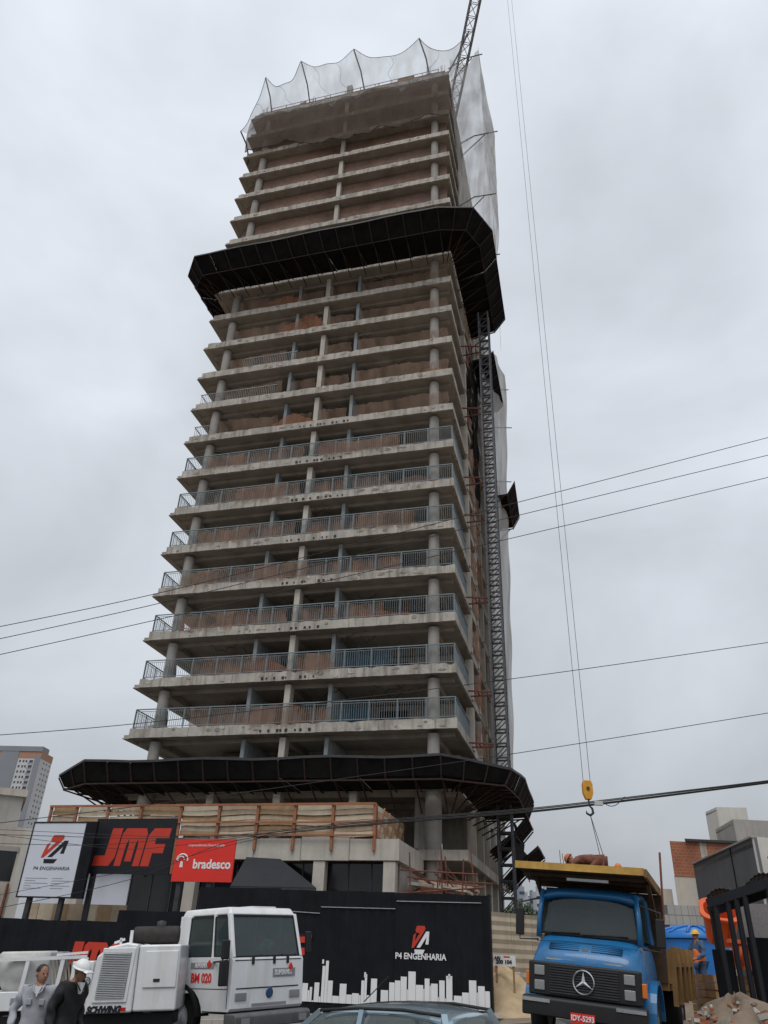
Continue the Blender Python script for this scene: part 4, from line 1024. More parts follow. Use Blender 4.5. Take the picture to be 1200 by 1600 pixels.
MB().box(0.9, 0.35, 2.835, 1.7, 0.95, 2.87).build('roof_hatch', whitep, wt, bevel=0.01)
for x in (0.06, W_ - 0.06):
    MB().bar((x, 0.06, 1.74), (x + (0.03 if x < 1 else -0.03), 0.25, 2.70), 0.1, 0.1).build('front_pillar', whitep, wt, bevel=0.02)
    MB().bar((x, 0.62, 1.74), (x + (0.02 if x < 1 else -0.02), 0.66, 2.70), 0.07, 0.07).build('door_pillar', whitep, wt, bevel=0.01)
    MB().hexa([(x - 0.05, 1.42, 1.74), (x + 0.05, 1.42, 1.74), (x + 0.05, 1.73, 1.74), (x - 0.05, 1.73, 1.74), (x - 0.03, 1.36, 2.68), (x + 0.05, 1.36, 2.68), (x + 0.05, 1.71, 2.68), (x - 0.03, 1.71, 2.68)]).build('rear_pillar', whitep, wt, bevel=0.015)
MB().box(0.12, 1.6, 1.75, W_ - 0.12, 1.66, 2.66).build('back_panel', whitep, wt)
MB().hexa([(0.11, 0.05, 1.76), (W_ - 0.11, 0.05, 1.76), (W_ - 0.11, 0.065, 1.76), (0.11, 0.065, 1.76), (0.13, 0.225, 2.66), (W_ - 0.13, 0.225, 2.66), (W_ - 0.13, 0.24, 2.66), (0.13, 0.24, 2.66)]).build('windscreen', glass, wt)
sealp = [(0.10, 0.040, 1.765), (W_ - 0.10, 0.040, 1.765), (W_ - 0.13, 0.222, 2.645), (0.13, 0.222, 2.645)]
b = MB()
for i in range(4): b.bar(sealp[i], sealp[(i + 1) % 4], 0.035, 0.035)
b.build('windscreen_seal', rubber, wt)
for x in (0.045, W_ - 0.045):
    for (y0, y1, yt0, yt1) in ((0.66, 1.41, 0.70, 1.36), (0.13, 0.58, 0.28, 0.62)):
        o = MB().hexa([(x - 0.006, y0, 1.78), (x + 0.006, y0, 1.78), (x + 0.006, y1, 1.78), (x - 0.006, y1, 1.78), (x - 0.006, yt0, 2.62), (x + 0.006, yt0, 2.62), (x + 0.006, yt1, 2.62), (x - 0.006, yt1, 2.62)]).build('side_window', glass, wt)
        b = MB(); P = [(x, y0, 1.78), (x, y1, 1.78), (x, yt1, 2.62), (x, yt0, 2.62)]
        for i in range(4): b.bar(P[i], P[(i + 1) % 4], 0.03, 0.03)
        b.build('window_seal', rubber, o)
MB().box(0.15, 0.15, 1.5, W_ - 0.15, 0.55, 1.80).build('dashboard', plastic, wt, bevel=0.04)
for x in (0.55, 1.72): 
    MB().box(x - 0.28, 1.05, 1.2, x + 0.28, 1.5, 1.5).box(x - 0.26, 1.38, 1.5, x + 0.26, 1.52, 2.25).build('seat', plastic, wt, bevel=0.05)
MB().lathe([(0.2, 0), (0.22, 0.015), (0.2, 0.03), (0.18, 0.015), (0.2, 0)], 20, (1.72, 0.7, 1.86), 'z').build('steering_wheel', plastic, wt, smooth=True)
gb = mat('green_cloth', (0.20, 0.50, 0.32), 0.8, 0.3, 8)
b = MB(); rnd = random.Random(4)
for i in range(9): b.lathe([(0.001, -0.09), (0.08, -0.05), (0.1, 0.01), (0.06, 0.08), (0.001, 0.1)], 7, (1.25 + rnd.uniform(-.2, .22), 0.3 + rnd.uniform(-.05, .12), 1.86 + rnd.uniform(0, .22)))
gbag = MB(); tag(b.build('green_cloth', gb, smooth=True, mtx=wt.matrix_world.copy()), 'crumpled green cloth lying on the white truck dashboard', 'cloth')
# front details
MB().box(0.15, -0.004, 1.10, W_ - 0.15, 0.0, 1.125).build('panel_gap', darkprint, wt)
MB().box(0.08, -0.004, 1.68, W_ - 0.08, 0.0, 1.70).build('panel_gap', darkprint, wt)
for x in (0.30, W_ - 0.28):
    MB().box(x - 0.17, -0.02, 0.87, x + 0.17, 0.0, 1.03).build('headlight', lamp_m, wt, bevel=0.01)
MB().lathe([(0.001, -0.02), (0.1, -0.018), (0.12, 0.0)], 20, (0, 0, 0), 'y').build('oval_badge', mat('badge_blue', (0.03, 0.07, 0.16), 0.3, 0.1, 3), wt).location = (1.2, 0, 1.0)
MB().box(0.65, -0.006, 0.74, 1.75, 0.0, 0.80).build('air_slot', greyprint, wt)
bmp = mat('bumper_grey', (0.10, 0.10, 0.105), 0.6, 0.2, 3)
MB().prism([(-0.22, 0.34), (-0.22, 0.58), (-0.16, 0.63), (0.12, 0.63), (0.12, 0.34)], -0.04, W_ + 0.04, 'x').build('bumper', bmp, wt, bevel=0.03)
for x in (0.25, W_ - 0.25): MB().box(x - 0.12, -0.235, 0.40, x + 0.12, -0.22, 0.54).build('fog_light', lamp_m, wt)
for x0 in (0.62, 1.3, 1.75):
    MB().bar((x0, 0.03, 1.75), (x0 + 0.34, 0.045, 1.79), 0.02, 0.02).build('wiper', rubber, wt)
    MB().box(x0 - 0.03, -0.012, 1.60, x0 + 0.05, 0.0, 1.75).build('wiper_base', rubber, wt)
# side details
MB().box(-0.004, 0.09, 0.72, 0.0, 0.105, 1.74).build('door_gap', darkprint, wt)
MB().box(-0.004, 1.40, 1.15, 0.0, 1.415, 1.74).build('door_gap', darkprint, wt)
MB().box(-0.004, 0.105, 1.10, 0.0, 1.40, 1.115).build('door_gap', darkprint, wt)
MB().box(-0.012, 1.45, 1.17, 0.0, 1.68, 1.46).build('door_handle', plastic, wt, bevel=0.01)
MB().box(-0.006, 0.52, 1.52, -0.001, 1.22, 1.65).build('name_plate', greyprint, wt)
text_part('SUPERMIX', 0.125, wt, (-0.012, 0.9, 1.585), whiteprint, sx=0.85, rot=SIDE, bold=0.004)
MB().prism([(0.66, 1.71), (0.73, 1.62), (0.66, 1.53), (0.59, 1.62)], -0.02, -0.008, 'x').build('red_diamond', redsign, wt)
text_part('BM 020', 0.27, wt, (-0.006, 0.88, 1.32), redsign, sx=0.95, rot=SIDE, bold=0.008)
MB().box(-0.006, 1.46, 1.55, -0.001, 1.62, 1.68).build('sticker', redprint, wt)
MB().box(1.28, -0.008, 1.32, 2.02, -0.002, 1.50).build('name_plate', greyprint, wt)
text_part('SUPERMIX', 0.15, wt, (1.62, -0.014, 1.405), whiteprint, sx=0.85, bold=0.005)
MB().prism([(1.86, 1.62), (1.93, 1.52), (1.86, 1.42), (1.79, 1.52)], -0.022, -0.01, 'y').build('red_diamond', redsign, wt)
# mirrors on the near corner
mr = MB().box(-0.32, -0.03, 1.72, -0.12, 0.06, 2.12).build('mirror', plastic, wt, bevel=0.03)
MB().box(-0.34, -0.02, 1.18, -0.10, 0.07, 1.70).build('lower_mirror', plastic, mr, bevel=0.03)
MB().tube([(0.03, 0.16, 1.70), (-0.2, 0.1, 1.68), (-0.22, 0.08, 1.95)], 0.02, 6).tube([(0.0, 0.55, 1.66), (-0.2, 0.1, 1.68)], 0.018, 6).build('mirror_arm', plastic, mr)
mr2 = MB().box(W_ + 0.12, 0.0, 1.8, W_ + 0.3, 0.08, 2.3).build('mirror', plastic, wt, bevel=0.03)
MB().tube([(W_ - 0.03, 0.16, 2.2), (W_ + 0.2, 0.1, 2.2)], 0.02, 6).build('mirror_arm', plastic, mr2)
# mudguard, wheels, chassis
b = MB(); A0 = [R_(q) for q in range(10, 181, 14)]
o_ = [(1.45 + 0.70 * math.cos(a), 0.52 + 0.70 * math.sin(a)) for a in A0]; i_ = [(1.45 + 0.62 * math.cos(a), 0.52 + 0.62 * math.sin(a)) for a in A0]
for q in range(len(A0) - 1):
    b.hexa([(-0.05, *i_[q]), (0.35, *i_[q]), (0.35, *i_[q + 1]), (-0.05, *i_[q + 1]), (-0.05, *o_[q]), (0.35, *o_[q]), (0.35, *o_[q + 1]), (-0.05, *o_[q + 1])])
b.build('mudguard', plastic, wt)
wheel(wt, (0.18, 1.45, 0.5), 0.5, 0.28, whitep, -1); wheel(wt, (W_ - 0.18, 1.45, 0.5), 0.5, 0.28, whitep, 1)
MB().box(0.7, 0.2, 0.55, 0.85, 5.2, 0.8).box(W_ - 0.85, 0.2, 0.55, W_ - 0.7, 5.2, 0.8).box(0.85, 4.9, 0.55, W_ - 0.85, 5.05, 0.8).build('chassis', plastic, wt)
wheel(wt, (0.3, 4.4, 0.5), 0.5, 0.5, whitep, -1); wheel(wt, (W_ - 0.3, 4.4, 0.5), 0.5, 0.5, whitep, 1)
MB().box(0.5, 1.9, 0.82, W_ - 0.3, 5.0, 0.95).build('load_deck', galv, wt)

for o in list(wt.children):       # the cab is a little deeper than drawn
    kind_ = o.name.split('.')[0]
    if kind_ in ('chassis', 'load_deck'): continue
    if kind_ == 'mudguard' or (kind_ == 'wheel' and o.data.vertices[0].co.y < 3): o.location.y = 1.45 * 0.3; continue
    if kind_ == 'wheel': continue
    if kind_ == 'lettering': o.location.y *= 1.3
    else: o.scale.y = 1.3
gcl = [o for o in COL.objects if o.name == 'green_cloth'][0]
# ---- white concrete pump unit standing behind the cab
pc = pY(205, 1560, 20.6)
pmx = gframe(pc.x, pc.y, R_(4))
pu = thing('concrete_pump', 'white concrete pump unit with a louvred side panel behind the cab', 'pump', mtx=pmx)
def lx(x, Y=20.6): return (pY(x, 1530, Y) - pc).x
gz0 = g0(pc.x, pc.y)
z_ = lambda y, x=205, Y=20.6: pY(x, y, Y).z - gz0
xl, xm, xr_ = lx(146), lx(216), lx(282)
MB().prism([(xl, z_(1583)), (xm, z_(1583)), (xm, z_(1475)), (xl + 0.75, z_(1472)), (xl + 0.35, z_(1478)), (xl + 0.1, z_(1493))], 0, 1.7, 'y').build('housing', whitep, pu, bevel=0.05, seg=3)
MB().box(xm + 0.004, 0.06, z_(1582), xr_, 1.6, z_(1476)).build('engine_cover', whitep, pu, bevel=0.05, seg=3)
lp = MB().prism([(lx(155), z_(1566)), (lx(207), z_(1566)), (lx(213), z_(1480)), (lx(162), z_(1480))], -0.03, 0.0, 'y').build('louvre_frame', whitep, pu, bevel=0.02)
rows = 26; za, zb_ = z_(1559), z_(1487)
lv = mat('louvre_grey', (0.36, 0.37, 0.38), 0.5, 0.1, 3)
b = MB(); b.prism([(lx(158.5), za), (lx(203), za), (lx(207), zb_), (lx(163.5), zb_)], -0.034, -0.031, 'y')
b.build('louvre_backing', greyprint, lp)
b = MB()
for i in range(rows):
    t = (i + 0.5) / rows; z = za + (zb_ - za) * t; hh = (zb_ - za) / rows * 0.62
    a0 = lx(158.5 + 5 * t) + 0.01; a1 = lx(203 + 4 * t) - 0.01
    b.hexa([(a0, -0.06, z - hh / 2), (a1, -0.06, z - hh / 2), (a1, -0.035, z), (a0, -0.035, z), (a0, -0.055, z - hh / 4), (a1, -0.055, z - hh / 4), (a1, -0.035, z + hh / 2), (a0, -0.035, z + hh / 2)])
stuff(b.build('louvre_slats', lv, lp))
dr = MB().box(lx(228), 0.03, z_(1544), lx(279), 0.056, z_(1486)).build('access_door', whitep, pu, bevel=0.02)
MB().box(lx(244), 0.02, z_(1535), lx(254), 0.03, z_(1530)).build('latch', plastic, dr)
text_part('SCHWING', 0.185, pu, (lx(174), -0.01, z_(1577.5)), darkprint, sx=0.85, bold=0.012, shear=0.2)
MB().box(lx(197), -0.008, z_(1580), lx(207.5), -0.002, z_(1574)).build('reflector', redlens, pu)
b = MB(); b.lathe([(0.001, 0), (0.17, 0.01), (0.19, 0.06), (0.19, 1.02), (0.17, 1.08), (0.001, 1.09)], 18, (lx(197), 0.7, z_(1460)), 'x')
b.build('silencer', mat('sooty_steel', (0.035, 0.03, 0.028), 0.8, 0.4, 6), pu, smooth=True)
MB().lathe([(0.1, 0), (0.11, 0.14), (0.001, 0.17)], 14, (lx(240), 0.7, z_(1449))).build('exhaust_cap', darksteel, pu, smooth=True)
MB().bar((lx(196), 0.6, z_(1475)), (lx(196), 0.6, z_(1452)), 0.07, 0.25).build('silencer_bracket', whitep, pu)
MB().bar((lx(170), 0.5, z_(1472)), (lx(186), 0.5, z_(1466)), 0.05).bar((lx(180), 0.5, z_(1474)), (lx(180), 0.5, z_(1464)), 0.05).build('lifting_eye', whitep, pu)
# left end: controls, platform, railing, hopper
MB().box(lx(112), 0.25, z_(1585), lx(146), 1.5, z_(1500)).build('control_cabinet', whitep, pu, bevel=0.03)
for i in range(2): MB().box(lx(133), 0.235, z_(1566 - i * 13), lx(141), 0.25, z_(1557 - i * 13)).build('tail_lamp', redlens, pu)
MB().box(lx(130), 0.236, z_(1576), lx(138), 0.25, z_(1570)).build('reflector', redlens, pu)
MB().lathe([(0.07, 0), (0.09, -0.02), (0.07, -0.04)], 14, (lx(139), 0.24, z_(1532)), 'y').build('pressure_gauge', darksteel, pu)
MB().box(lx(-30), 0.3, z_(1577), lx(108), 1.6, z_(1546)).build('side_box', whitep, pu, bevel=0.02)
MB().box(lx(26), 0.29, z_(1567), lx(36), 0.3, z_(1556)).build('lamp_recess', greyprint, pu)
for x in (-18, 38, 92, 128):
    MB().bar((lx(x), 0.32, z_(1546)), (lx(x + 4), 0.32, z_(1494)), 0.085, 0.05).build('railing_post', whitep, pu)
MB().bar((lx(-30), 0.32, z_(1496)), (lx(132), 0.32, z_(1493)), 0.06, 0.07).build('top_rail', whitep, pu)
MB().bar((lx(84), 0.36, z_(1489)), (lx(132), 0.36, z_(1486)), 0.05, 0.05).build('guard_top', whitep, pu)
b = MB()
for i in range(9):
    b.bar((lx(86 + i * 5.2), 0.4, z_(1544)), (lx(74 + i * 5.2), 0.4, z_(1490)), 0.025, 0.015)
    b.bar((lx(80 + i * 5.2), 0.42, z_(1490)), (lx(92 + i * 5.2), 0.42, z_(1544)), 0.025, 0.015)
stuff(b.build('mesh_guard', mat('mesh_tan', (0.40, 0.33, 0.25), 0.7, 0.15, 5), pu))
hop = mat('hopper_grey', (0.52, 0.51, 0.49), 0.6, 0.15, 3, streak=0.3)
MB().lathe([(0.45, 0.0), (0.62, 0.25), (0.66, 0.75), (0.60, 0.8), (0.001, 0.8)], 22, (lx(28), 1.0, z_(1546))).build('hopper', hop, pu, smooth=True)
MB().tube([(lx(50), 0.9, z_(1500)), (lx(58), 0.8, z_(1520)), (lx(48), 0.7, z_(1543))], 0.04, 7).build('hose', rubber, pu, smooth=True)
MB().box(lx(55), 0.7, z_(1546), lx(86), 1.4, z_(1484)).build('hydraulic_tank', greyprint, pu, bevel=0.03)
MB().box(lx(-20), 0.45, 0.45, lx(275), 1.45, z_(1586)).build('chassis', plastic, pu)
for x in (20, 60, 235): 
    wheel(pu, (0, 0, 0), 0.45, 0.26, whitep, -1)
# orient the pump wheels: axle across the unit
for o in [c for c in pu.children if c.name.startswith('wheel')]:
    o.rotation_euler = (0, 0, math.pi / 2)
for o, x in zip([c for c in pu.children if c.name.startswith('wheel')], (20, 60, 235)): o.location = (lx(x), 0.62, 0.45)

# ---- blue tipper truck
ca, sa = math.cos(BTY), math.sin(BTY)
roll = R_(3.7); 
xa = Vector((ca * math.cos(roll), sa * math.cos(roll), -math.sin(roll))); ya = Vector((-sa, ca, 0.01)).normalized(); za_ = xa.cross(ya).normalized()
_o = BTO - xa * 0.09
btm = Matrix(((xa.x, ya.x, za_.x, _o.x), (xa.y, ya.y, za_.y, _o.y), (xa.z, ya.z, za_.z, _o.z), (0, 0, 0, 1)))
bt = thing('blue_tipper_truck', 'old blue tipper truck with a black grille and yellow cab guard', 'truck', mtx=btm)
# cab body: lofted sections from the nose to the back wall
secs = [  # y, half width bottom, half width top, z bottom, z top
    (0.10, 1.00, 0.86, 0.95, 1.36), (0.16, 1.10, 0.98, 0.85, 1.50), (0.34, 1.13, 1.00, 0.80, 1.66), (0.62, 1.14, 1.01, 0.78, 1.76), (0.74, 1.14, 1.03, 0.78, 1.80), (2.05, 1.14, 1.06, 0.78, 1.80), (2.12, 1.12, 1.04, 0.80, 1.78)]
def ring(y, wb, wt_, z0, z1, n=7):
    pts = []
    r = min(0.16, (z1 - z0) * 0.3)
    half = [(wb, z0), (wb + 0.01, (z0 + z1) / 2), (wt_ + 0.03, z1 - r), (wt_ - r * 0.35, z1 - r * 0.25), (wt_ - r * 1.4, z1), (wt_ * 0.45, z1 + 0.015), (0, z1 + 0.025)]
    pts = [(x, y, z) for x, z in half] + [(-x, y, z) for x, z in half[:-1][::-1]]
    return pts
b = MB(); rings = [ring(*s_) for s_ in secs]; n = len(rings[0])
for r_ in rings: b.v += r_
for i in range(len(rings) - 1):
    for j in range(n - 1): b.f.append([i * n + j, i * n + j + 1, (i + 1) * n + j + 1, (i + 1) * n + j]); b.m.append(0)
    b.f.append([i * n + n - 1, i * n, (i + 1) * n, (i + 1) * n + n - 1]); b.m.append(0)
b.f.append(list(range(n))); b.m.append(0); b.f.append(list(range((len(rings) - 1) * n, len(rings) * n))[::-1]); b.m.append(0)
cab = b.build('cab_body', truckblue, bt, smooth=True)
sm = cab.modifiers.new('sub', 'SUBSURF'); sm.levels = 1; sm.render_levels = 1
# cab roof and pillars
b = MB()
rs_ = [(0.66, 0.93, 2.40), (0.76, 0.98, 2.45), (1.0, 1.0, 2.50), (1.5, 1.0, 2.53), (1.95, 0.98, 2.50), (2.1, 0.93, 2.42)]
for (y, hw_, z) in rs_:
    for q in range(13):
        t = q / 12 * 2 - 1; b.v.append((hw_ * t * (1.0 if abs(t) < 0.9 else 1.0), y, z - 0.07 * abs(t) ** 4))
for i in range(len(rs_) - 1):
    for q in range(12): b.f.append([i * 13 + q, i * 13 + q + 1, (i + 1) * 13 + q + 1, (i + 1) * 13 + q]); b.m.append(0)
ro = b.build('cab_roof', truckblue, bt, smooth=True)
so_ = ro.modifiers.new('solid', 'SOLIDIFY'); so_.thickness = 0.1; so_.offset = -1
for s_ in (-1, 1):
    MB().tube([(s_ * 1.02, 0.60, 1.72), (s_ * 1.01, 0.64, 2.05), (s_ * 0.95, 0.74, 2.42)], [0.06, 0.05, 0.055], 8).build('front_pillar', truckblue, bt, smooth=True)
    MB().hexa([(s_ * 1.06 - 0.04, 1.78, 1.76), (s_ * 1.06 + 0.04, 1.78, 1.76), (s_ * 1.06 + 0.04, 2.1, 1.76), (s_ * 1.06 - 0.04, 2.1, 1.76), (s_ * 0.96 - 0.04, 1.72, 2.42), (s_ * 0.96 + 0.04, 1.72, 2.42), (s_ * 0.96 + 0.04, 2.08, 2.42), (s_ * 0.96 - 0.04, 2.08, 2.42)]).build('rear_pillar', truckblue, bt, bevel=0.02)
    o = MB().hexa([(s_ * 1.05 - 0.006, 0.68, 1.78), (s_ * 1.05 + 0.006, 0.68, 1.78), (s_ * 1.05 + 0.006, 1.8, 1.78), (s_ * 1.05 - 0.006, 1.8, 1.78), (s_ * 0.965 - 0.006, 0.85, 2.38), (s_ * 0.965 + 0.006, 0.85, 2.38), (s_ * 0.965 + 0.006, 1.74, 2.38), (s_ * 0.965 - 0.006, 1.74, 2.38)]).build('side_window', glass, bt)
MB().box(-1.0, 2.04, 1.76, 1.0, 2.09, 2.42).build('back_panel', truckblue, bt)
ws = MB(); ws.grid(14, 5, lambda s, t: ((1.0 - 0.1 * t) * (2 * s - 1) * 0.985, 0.58 + 0.16 * t + 0.09 * (2 * s - 1) ** 2, 1.80 + 0.58 * t))
ws.build('windscreen', glass, bt, smooth=True)
b = MB()
def wsp(s, t): return Vector(((1.0 - 0.1 * t) * (2 * s - 1) * 0.985, 0.57 + 0.16 * t + 0.09 * (2 * s - 1) ** 2, 1.80 + 0.58 * t))
loop = [wsp(i / 12, 0) for i in range(13)] + [wsp(1, i / 5) for i in range(1, 6)] + [wsp(1 - i / 12, 1) for i in range(1, 13)] + [wsp(0, 1 - i / 5) for i in range(1, 5)]
b.tube(loop + [loop[0]], 0.025, 6); b.build('windscreen_seal', rubber, bt)
for (s0, s1, t1) in ((0.12, 0.42, 0.05), (0.45, 0.9, 0.06)):
    MB().tube([wsp(s0, 0.02) + Vector((0, -0.04, 0)), wsp(s1, t1) + Vector((0, -0.04, 0))], 0.014, 5).build('wiper', rubber, bt)
MB().tube([Vector((0.45 * math.cos(a), 0.95, 1.80 + 0.42 * math.sin(a))) * 1 + Vector((0.1 + 0.42 * math.cos(a), 0, 0)) for a in [R_(q) for q in range(8, 173, 12)]], 0.025, 6).build('steering_wheel', plastic, bt, smooth=True)
MB().bar((0.08, 0.7, 1.86), (0.1, 0.86, 2.36), 0.02, 0.05).build('centre_bar', rubber, bt)
MB().box(-0.95, 0.75, 1.55, 0.95, 1.05, 1.80).build('dashboard', plastic, bt, bevel=0.04)
MB().box(-0.95, 1.6, 1.2, 0.95, 1.95, 2.15).build('seat', plastic, bt, bevel=0.06)
# grille panel and lamps
gp = MB().box(-1.08, 0.02, 0.88, 1.08, 0.16, 1.36).build('grille_panel', plastic, bt, bevel=0.03)
b = MB()
for i in range(11):
    z = 0.93 + i * 0.037; b.box(-0.66, 0.0, z, 0.66, 0.02, z + 0.018)
stuff(b.build('grille_bars', darksteel, gp))
for s_ in (-1, 1):
    for z in (1.02, 1.23):
        MB().box(s_ * 0.86 - 0.10, 0.0, z - 0.07, s_ * 0.86 + 0.10, 0.02, z + 0.07).build('headlight', lamp_m, bt, bevel=0.01)
    MB().box(s_ * 1.09 - 0.05, 0.05, 1.0, s_ * 1.09 + 0.07, 0.2, 1.2).build('indicator', amber, bt, bevel=0.015)
star = MB(); star.lathe([(0.17, -0.012), (0.185, -0.03), (0.2, -0.012), (0.185, 0.0), (0.17, -0.012)], 30, (0, 0, 0), 'y')
for a in (90, 210, 330):
    c0, s0 = math.cos(R_(a)), math.sin(R_(a)); p = Vector((-s0, 0, c0)) * 0.035
    star.add([Vector((p.x, -0.01, p.z)), Vector((-p.x, -0.01, -p.z)), (0.175 * c0, -0.01, 0.175 * s0), (0, -0.03, 0)], [(0, 2, 3), (2, 1, 3), (1, 0, 3), (0, 1, 2)])
so2 = star.build('star_emblem', chrome, bt, smooth=False); so2.location = (0.0, -0.005, 1.12)
MB().box(-0.75, 0.125, 1.40, 0.72, 0.14, 1.42).build('chrome_strip', chrome, bt)
for sx in (-0.42, 0.42):
    b = MB()
    for i in range(4): b.bar((sx - 0.3, 0.22 + i * 0.035, 1.565 + i * 0.026), (sx + 0.3, 0.22 + i * 0.035, 1.565 + i * 0.026), 0.02, 0.015)
    stuff(b.build('bonnet_slots', mat('slot_blue', (0.006, 0.06, 0.15), 0.6, 0.1, 4), bt))
MB().lathe([(0.001, -0.012), (0.045, -0.01), (0.05, 0)], 12, (0, 0, 0), 'y').build('bonnet_badge', galv, bt).location = (0, 0.22, 1.57)
bp_ = MB().prism([(-0.14, 0.60), (-0.14, 0.84), (-0.10, 0.87), (0.12, 0.87), (0.12, 0.60)], -1.17, 1.17, 'x').build('bumper', plastic, bt, bevel=0.03)
for s_ in (-1, 1): MB().box(s_ * 0.62, -0.155, 0.79, s_ * 1.16, -0.142, 0.84).build('bumper_edge', chrome, bp_)
pl_ = MB().box(-0.21, -0.17, 0.43, 0.21, -0.155, 0.58).build('number_plate', redsign, bt)
text_part('IDY-5293', 0.115, pl_, (0, -0.178, 0.505), whiteprint, sx=0.9, bold=0.003)
MB().bar((-0.5, -0.13, 0.55), (-0.32, -0.13, 0.5), 0.1, 0.08).build('tow_hook', galv, bt)
# mirrors
for s_ in (-1, 1):
    m_ = MB().box(s_ * 1.42 - 0.09, 0.55, 1.72, s_ * 1.42 + 0.09, 0.60, 2.12).build('mirror', plastic, bt, bevel=0.02)
    MB().tube([(s_ * 1.05, 0.7, 1.68), (s_ * 1.42, 0.58, 1.66), (s_ * 1.44, 0.58, 2.2), (s_ * 1.0, 0.72, 2.3)], 0.015, 5).build('mirror_arm', darksteel, m_)
# wheels and chassis
for s_ in (-1, 1):
    wheel(bt, (s_ * 0.98, 1.05, 0.5), 0.5, 0.28, galv, s_); wheel(bt, (s_ * 0.92, 5.2, 0.5), 0.5, 0.5, galv, s_)
    b = MB(); A0 = [R_(q) for q in range(0, 181, 15)]
    for q in range(len(A0) - 1):
        a0, a1 = A0[q], A0[q + 1]; pt = lambda x, a, r: (x, 1.05 + r * math.cos(a), 0.52 + r * math.sin(a))
        b.hexa([pt(s_ * 0.80, a0, .60), pt(s_ * 1.18, a0, .60), pt(s_ * 1.18, a1, .60), pt(s_ * 0.80, a1, .60), pt(s_ * 0.80, a0, .66), pt(s_ * 1.18, a0, .66), pt(s_ * 1.18, a1, .66), pt(s_ * 0.80, a1, .66)])
    b.build('mudguard', truckblue, bt)
MB().box(-0.55, 0.2, 0.55, -0.4, 6.6, 0.85).box(0.4, 0.2, 0.55, 0.55, 6.6, 0.85).box(-0.4, 6.4, 0.55, 0.4, 6.55, 0.85).build('chassis', plastic, bt)
# tipper bed with overhanging cab guard
bed = MB().box(-1.22, 2.35, 1.0, 1.22, 6.7, 1.12).build('bed_floor', bedpaint, bt)
rust_shade = mat('shaded_rust', (0.07, 0.045, 0.028), 0.85, 0.35, 3, 0.15)  # rusty brown, with the shade under the cab guard put into the colour
MB().box(-1.2, 2.30, 1.125, 1.2, 2.38, 2.69).build('bed_front', rust_shade, bt)
for s_ in (-1, 1):
    MB().box(s_ * 1.2, 2.385, 1.125, s_ * 1.27, 6.7, 1.72).build('bed_side', bedpaint, bt)
    for y in (2.45, 3.5, 4.55, 5.6, 6.6): MB().box(s_ * 1.272, y - 0.07, 0.75, s_ * 1.36, y + 0.07, 1.78).build('stake', bedpaint, bt)
    MB().box(s_ * 1.272, 2.4, 1.42, s_ * 1.33, 6.7, 1.50).build('side_rib', bedpaint, bt)
    MB().bar((s_ * 1.1, 2.32, 1.9), (s_ * 1.1, 1.0, 2.80), 0.07, 0.07).build('guard_strut', rust_shade, bt)
GX0, GX1 = -1.33, 1.12
b = MB(); b.hexa([(GX0, 0.30, 2.90), (GX1, 0.30, 2.90), (GX1, 2.38, 2.70), (GX0, 2.38, 2.70), (GX0, 0.30, 2.98), (GX1, 0.30, 2.98), (GX1, 2.38, 2.80), (GX0, 2.38, 2.80)])
cg = b.build('cab_guard', rust_shade, bt, bevel=0.01)
MB().box(GX0 - 0.01, 0.25, 2.88, GX1 + 0.01, 0.295, 3.01).build('guard_front_edge', mat('yellow_edge', (0.50, 0.30, 0.07), 0.7, 0.25, 4, streak=0.5, stain=(0.2, 0.1, 0.04)), cg)
MB().hexa([(GX1 + 0.005, 0.30, 2.86), (GX1 + 0.06, 0.30, 2.86), (GX1 + 0.06, 2.38, 2.66), (GX1 + 0.005, 2.38, 2.66), (GX1 + 0.005, 0.30, 3.0), (GX1 + 0.06, 0.30, 3.0), (GX1 + 0.06, 2.38, 2.82), (GX1 + 0.005, 2.38, 2.82)]).build('guard_side_edge', bedpaint, cg)
for y in (0.7, 1.2, 1.7):
    zr_ = 2.895 - (y - 0.30) * 0.2 / 2.08
    MB().box(GX0 + 0.05, y - 0.03, zr_ - 0.07, GX1 - 0.05, y + 0.03, zr_ - 0.006).build('guard_rib', rust_shade, cg)
MB().tube([(-1.0, 0.36, 1.655), (-0.5, 0.35, 1.685), (0.5, 0.35, 1.685), (1.0, 0.36, 1.655)], 0.008, 4).build('bonnet_seam', mat('slot_blue', (0.006, 0.06, 0.15)), bt)
MB().box(-0.35, 0.30, 2.56, 0.5, 0.36, 2.60).build('roof_marker', galv, bt)
for (x, y, h) in ((1.22, 2.2, 1.3),):
    MB().tube([(x, y, 2.2 if x > 0 else 2.9), (x + 0.02, y, 2.2 + h)], 0.025, 5).build('stake_rod', rust, bt)
tag(MB().tube([(-0.5, 0.6, 3.0), (-0.52, 0.6, 3.28)], 0.008, 4).tube([(-0.44, 0.62, 3.0), (-0.47, 0.6, 3.22)], 0.008, 4).build('rebar_ends', rust, mtx=btm), 'thin rebar ends sticking up from the cab guard', 'rebar')
stuffb = MB(); rnd = random.Random(9)
for i in range(420):
    x = rnd.uniform(-1.15, 1.15); y = rnd.uniform(2.5, 6.5); h = 1.15 + 0.75 * (1 - (x / 1.3) ** 2) * (0.7 + 0.3 * math.sin(y * 2))
    c = Vector((x, y, h * rnd.uniform(0.9, 1.05))); L_ = rnd.uniform(0.06, 0.45); dv = Vector((rnd.uniform(-1, 1), rnd.uniform(-1, 1), rnd.uniform(-.5, .5))).normalized() * L_
    stuffb.mi(rnd.choice([0, 0, 0, 1, 1, 2, 3, 4])); t_ = rnd.uniform(0.03, 0.12) * (1 if L_ < 0.25 else 0.4); stuffb.bar(c - dv / 2, c + dv / 2, t_, t_ * rnd.uniform(0.3, 1))
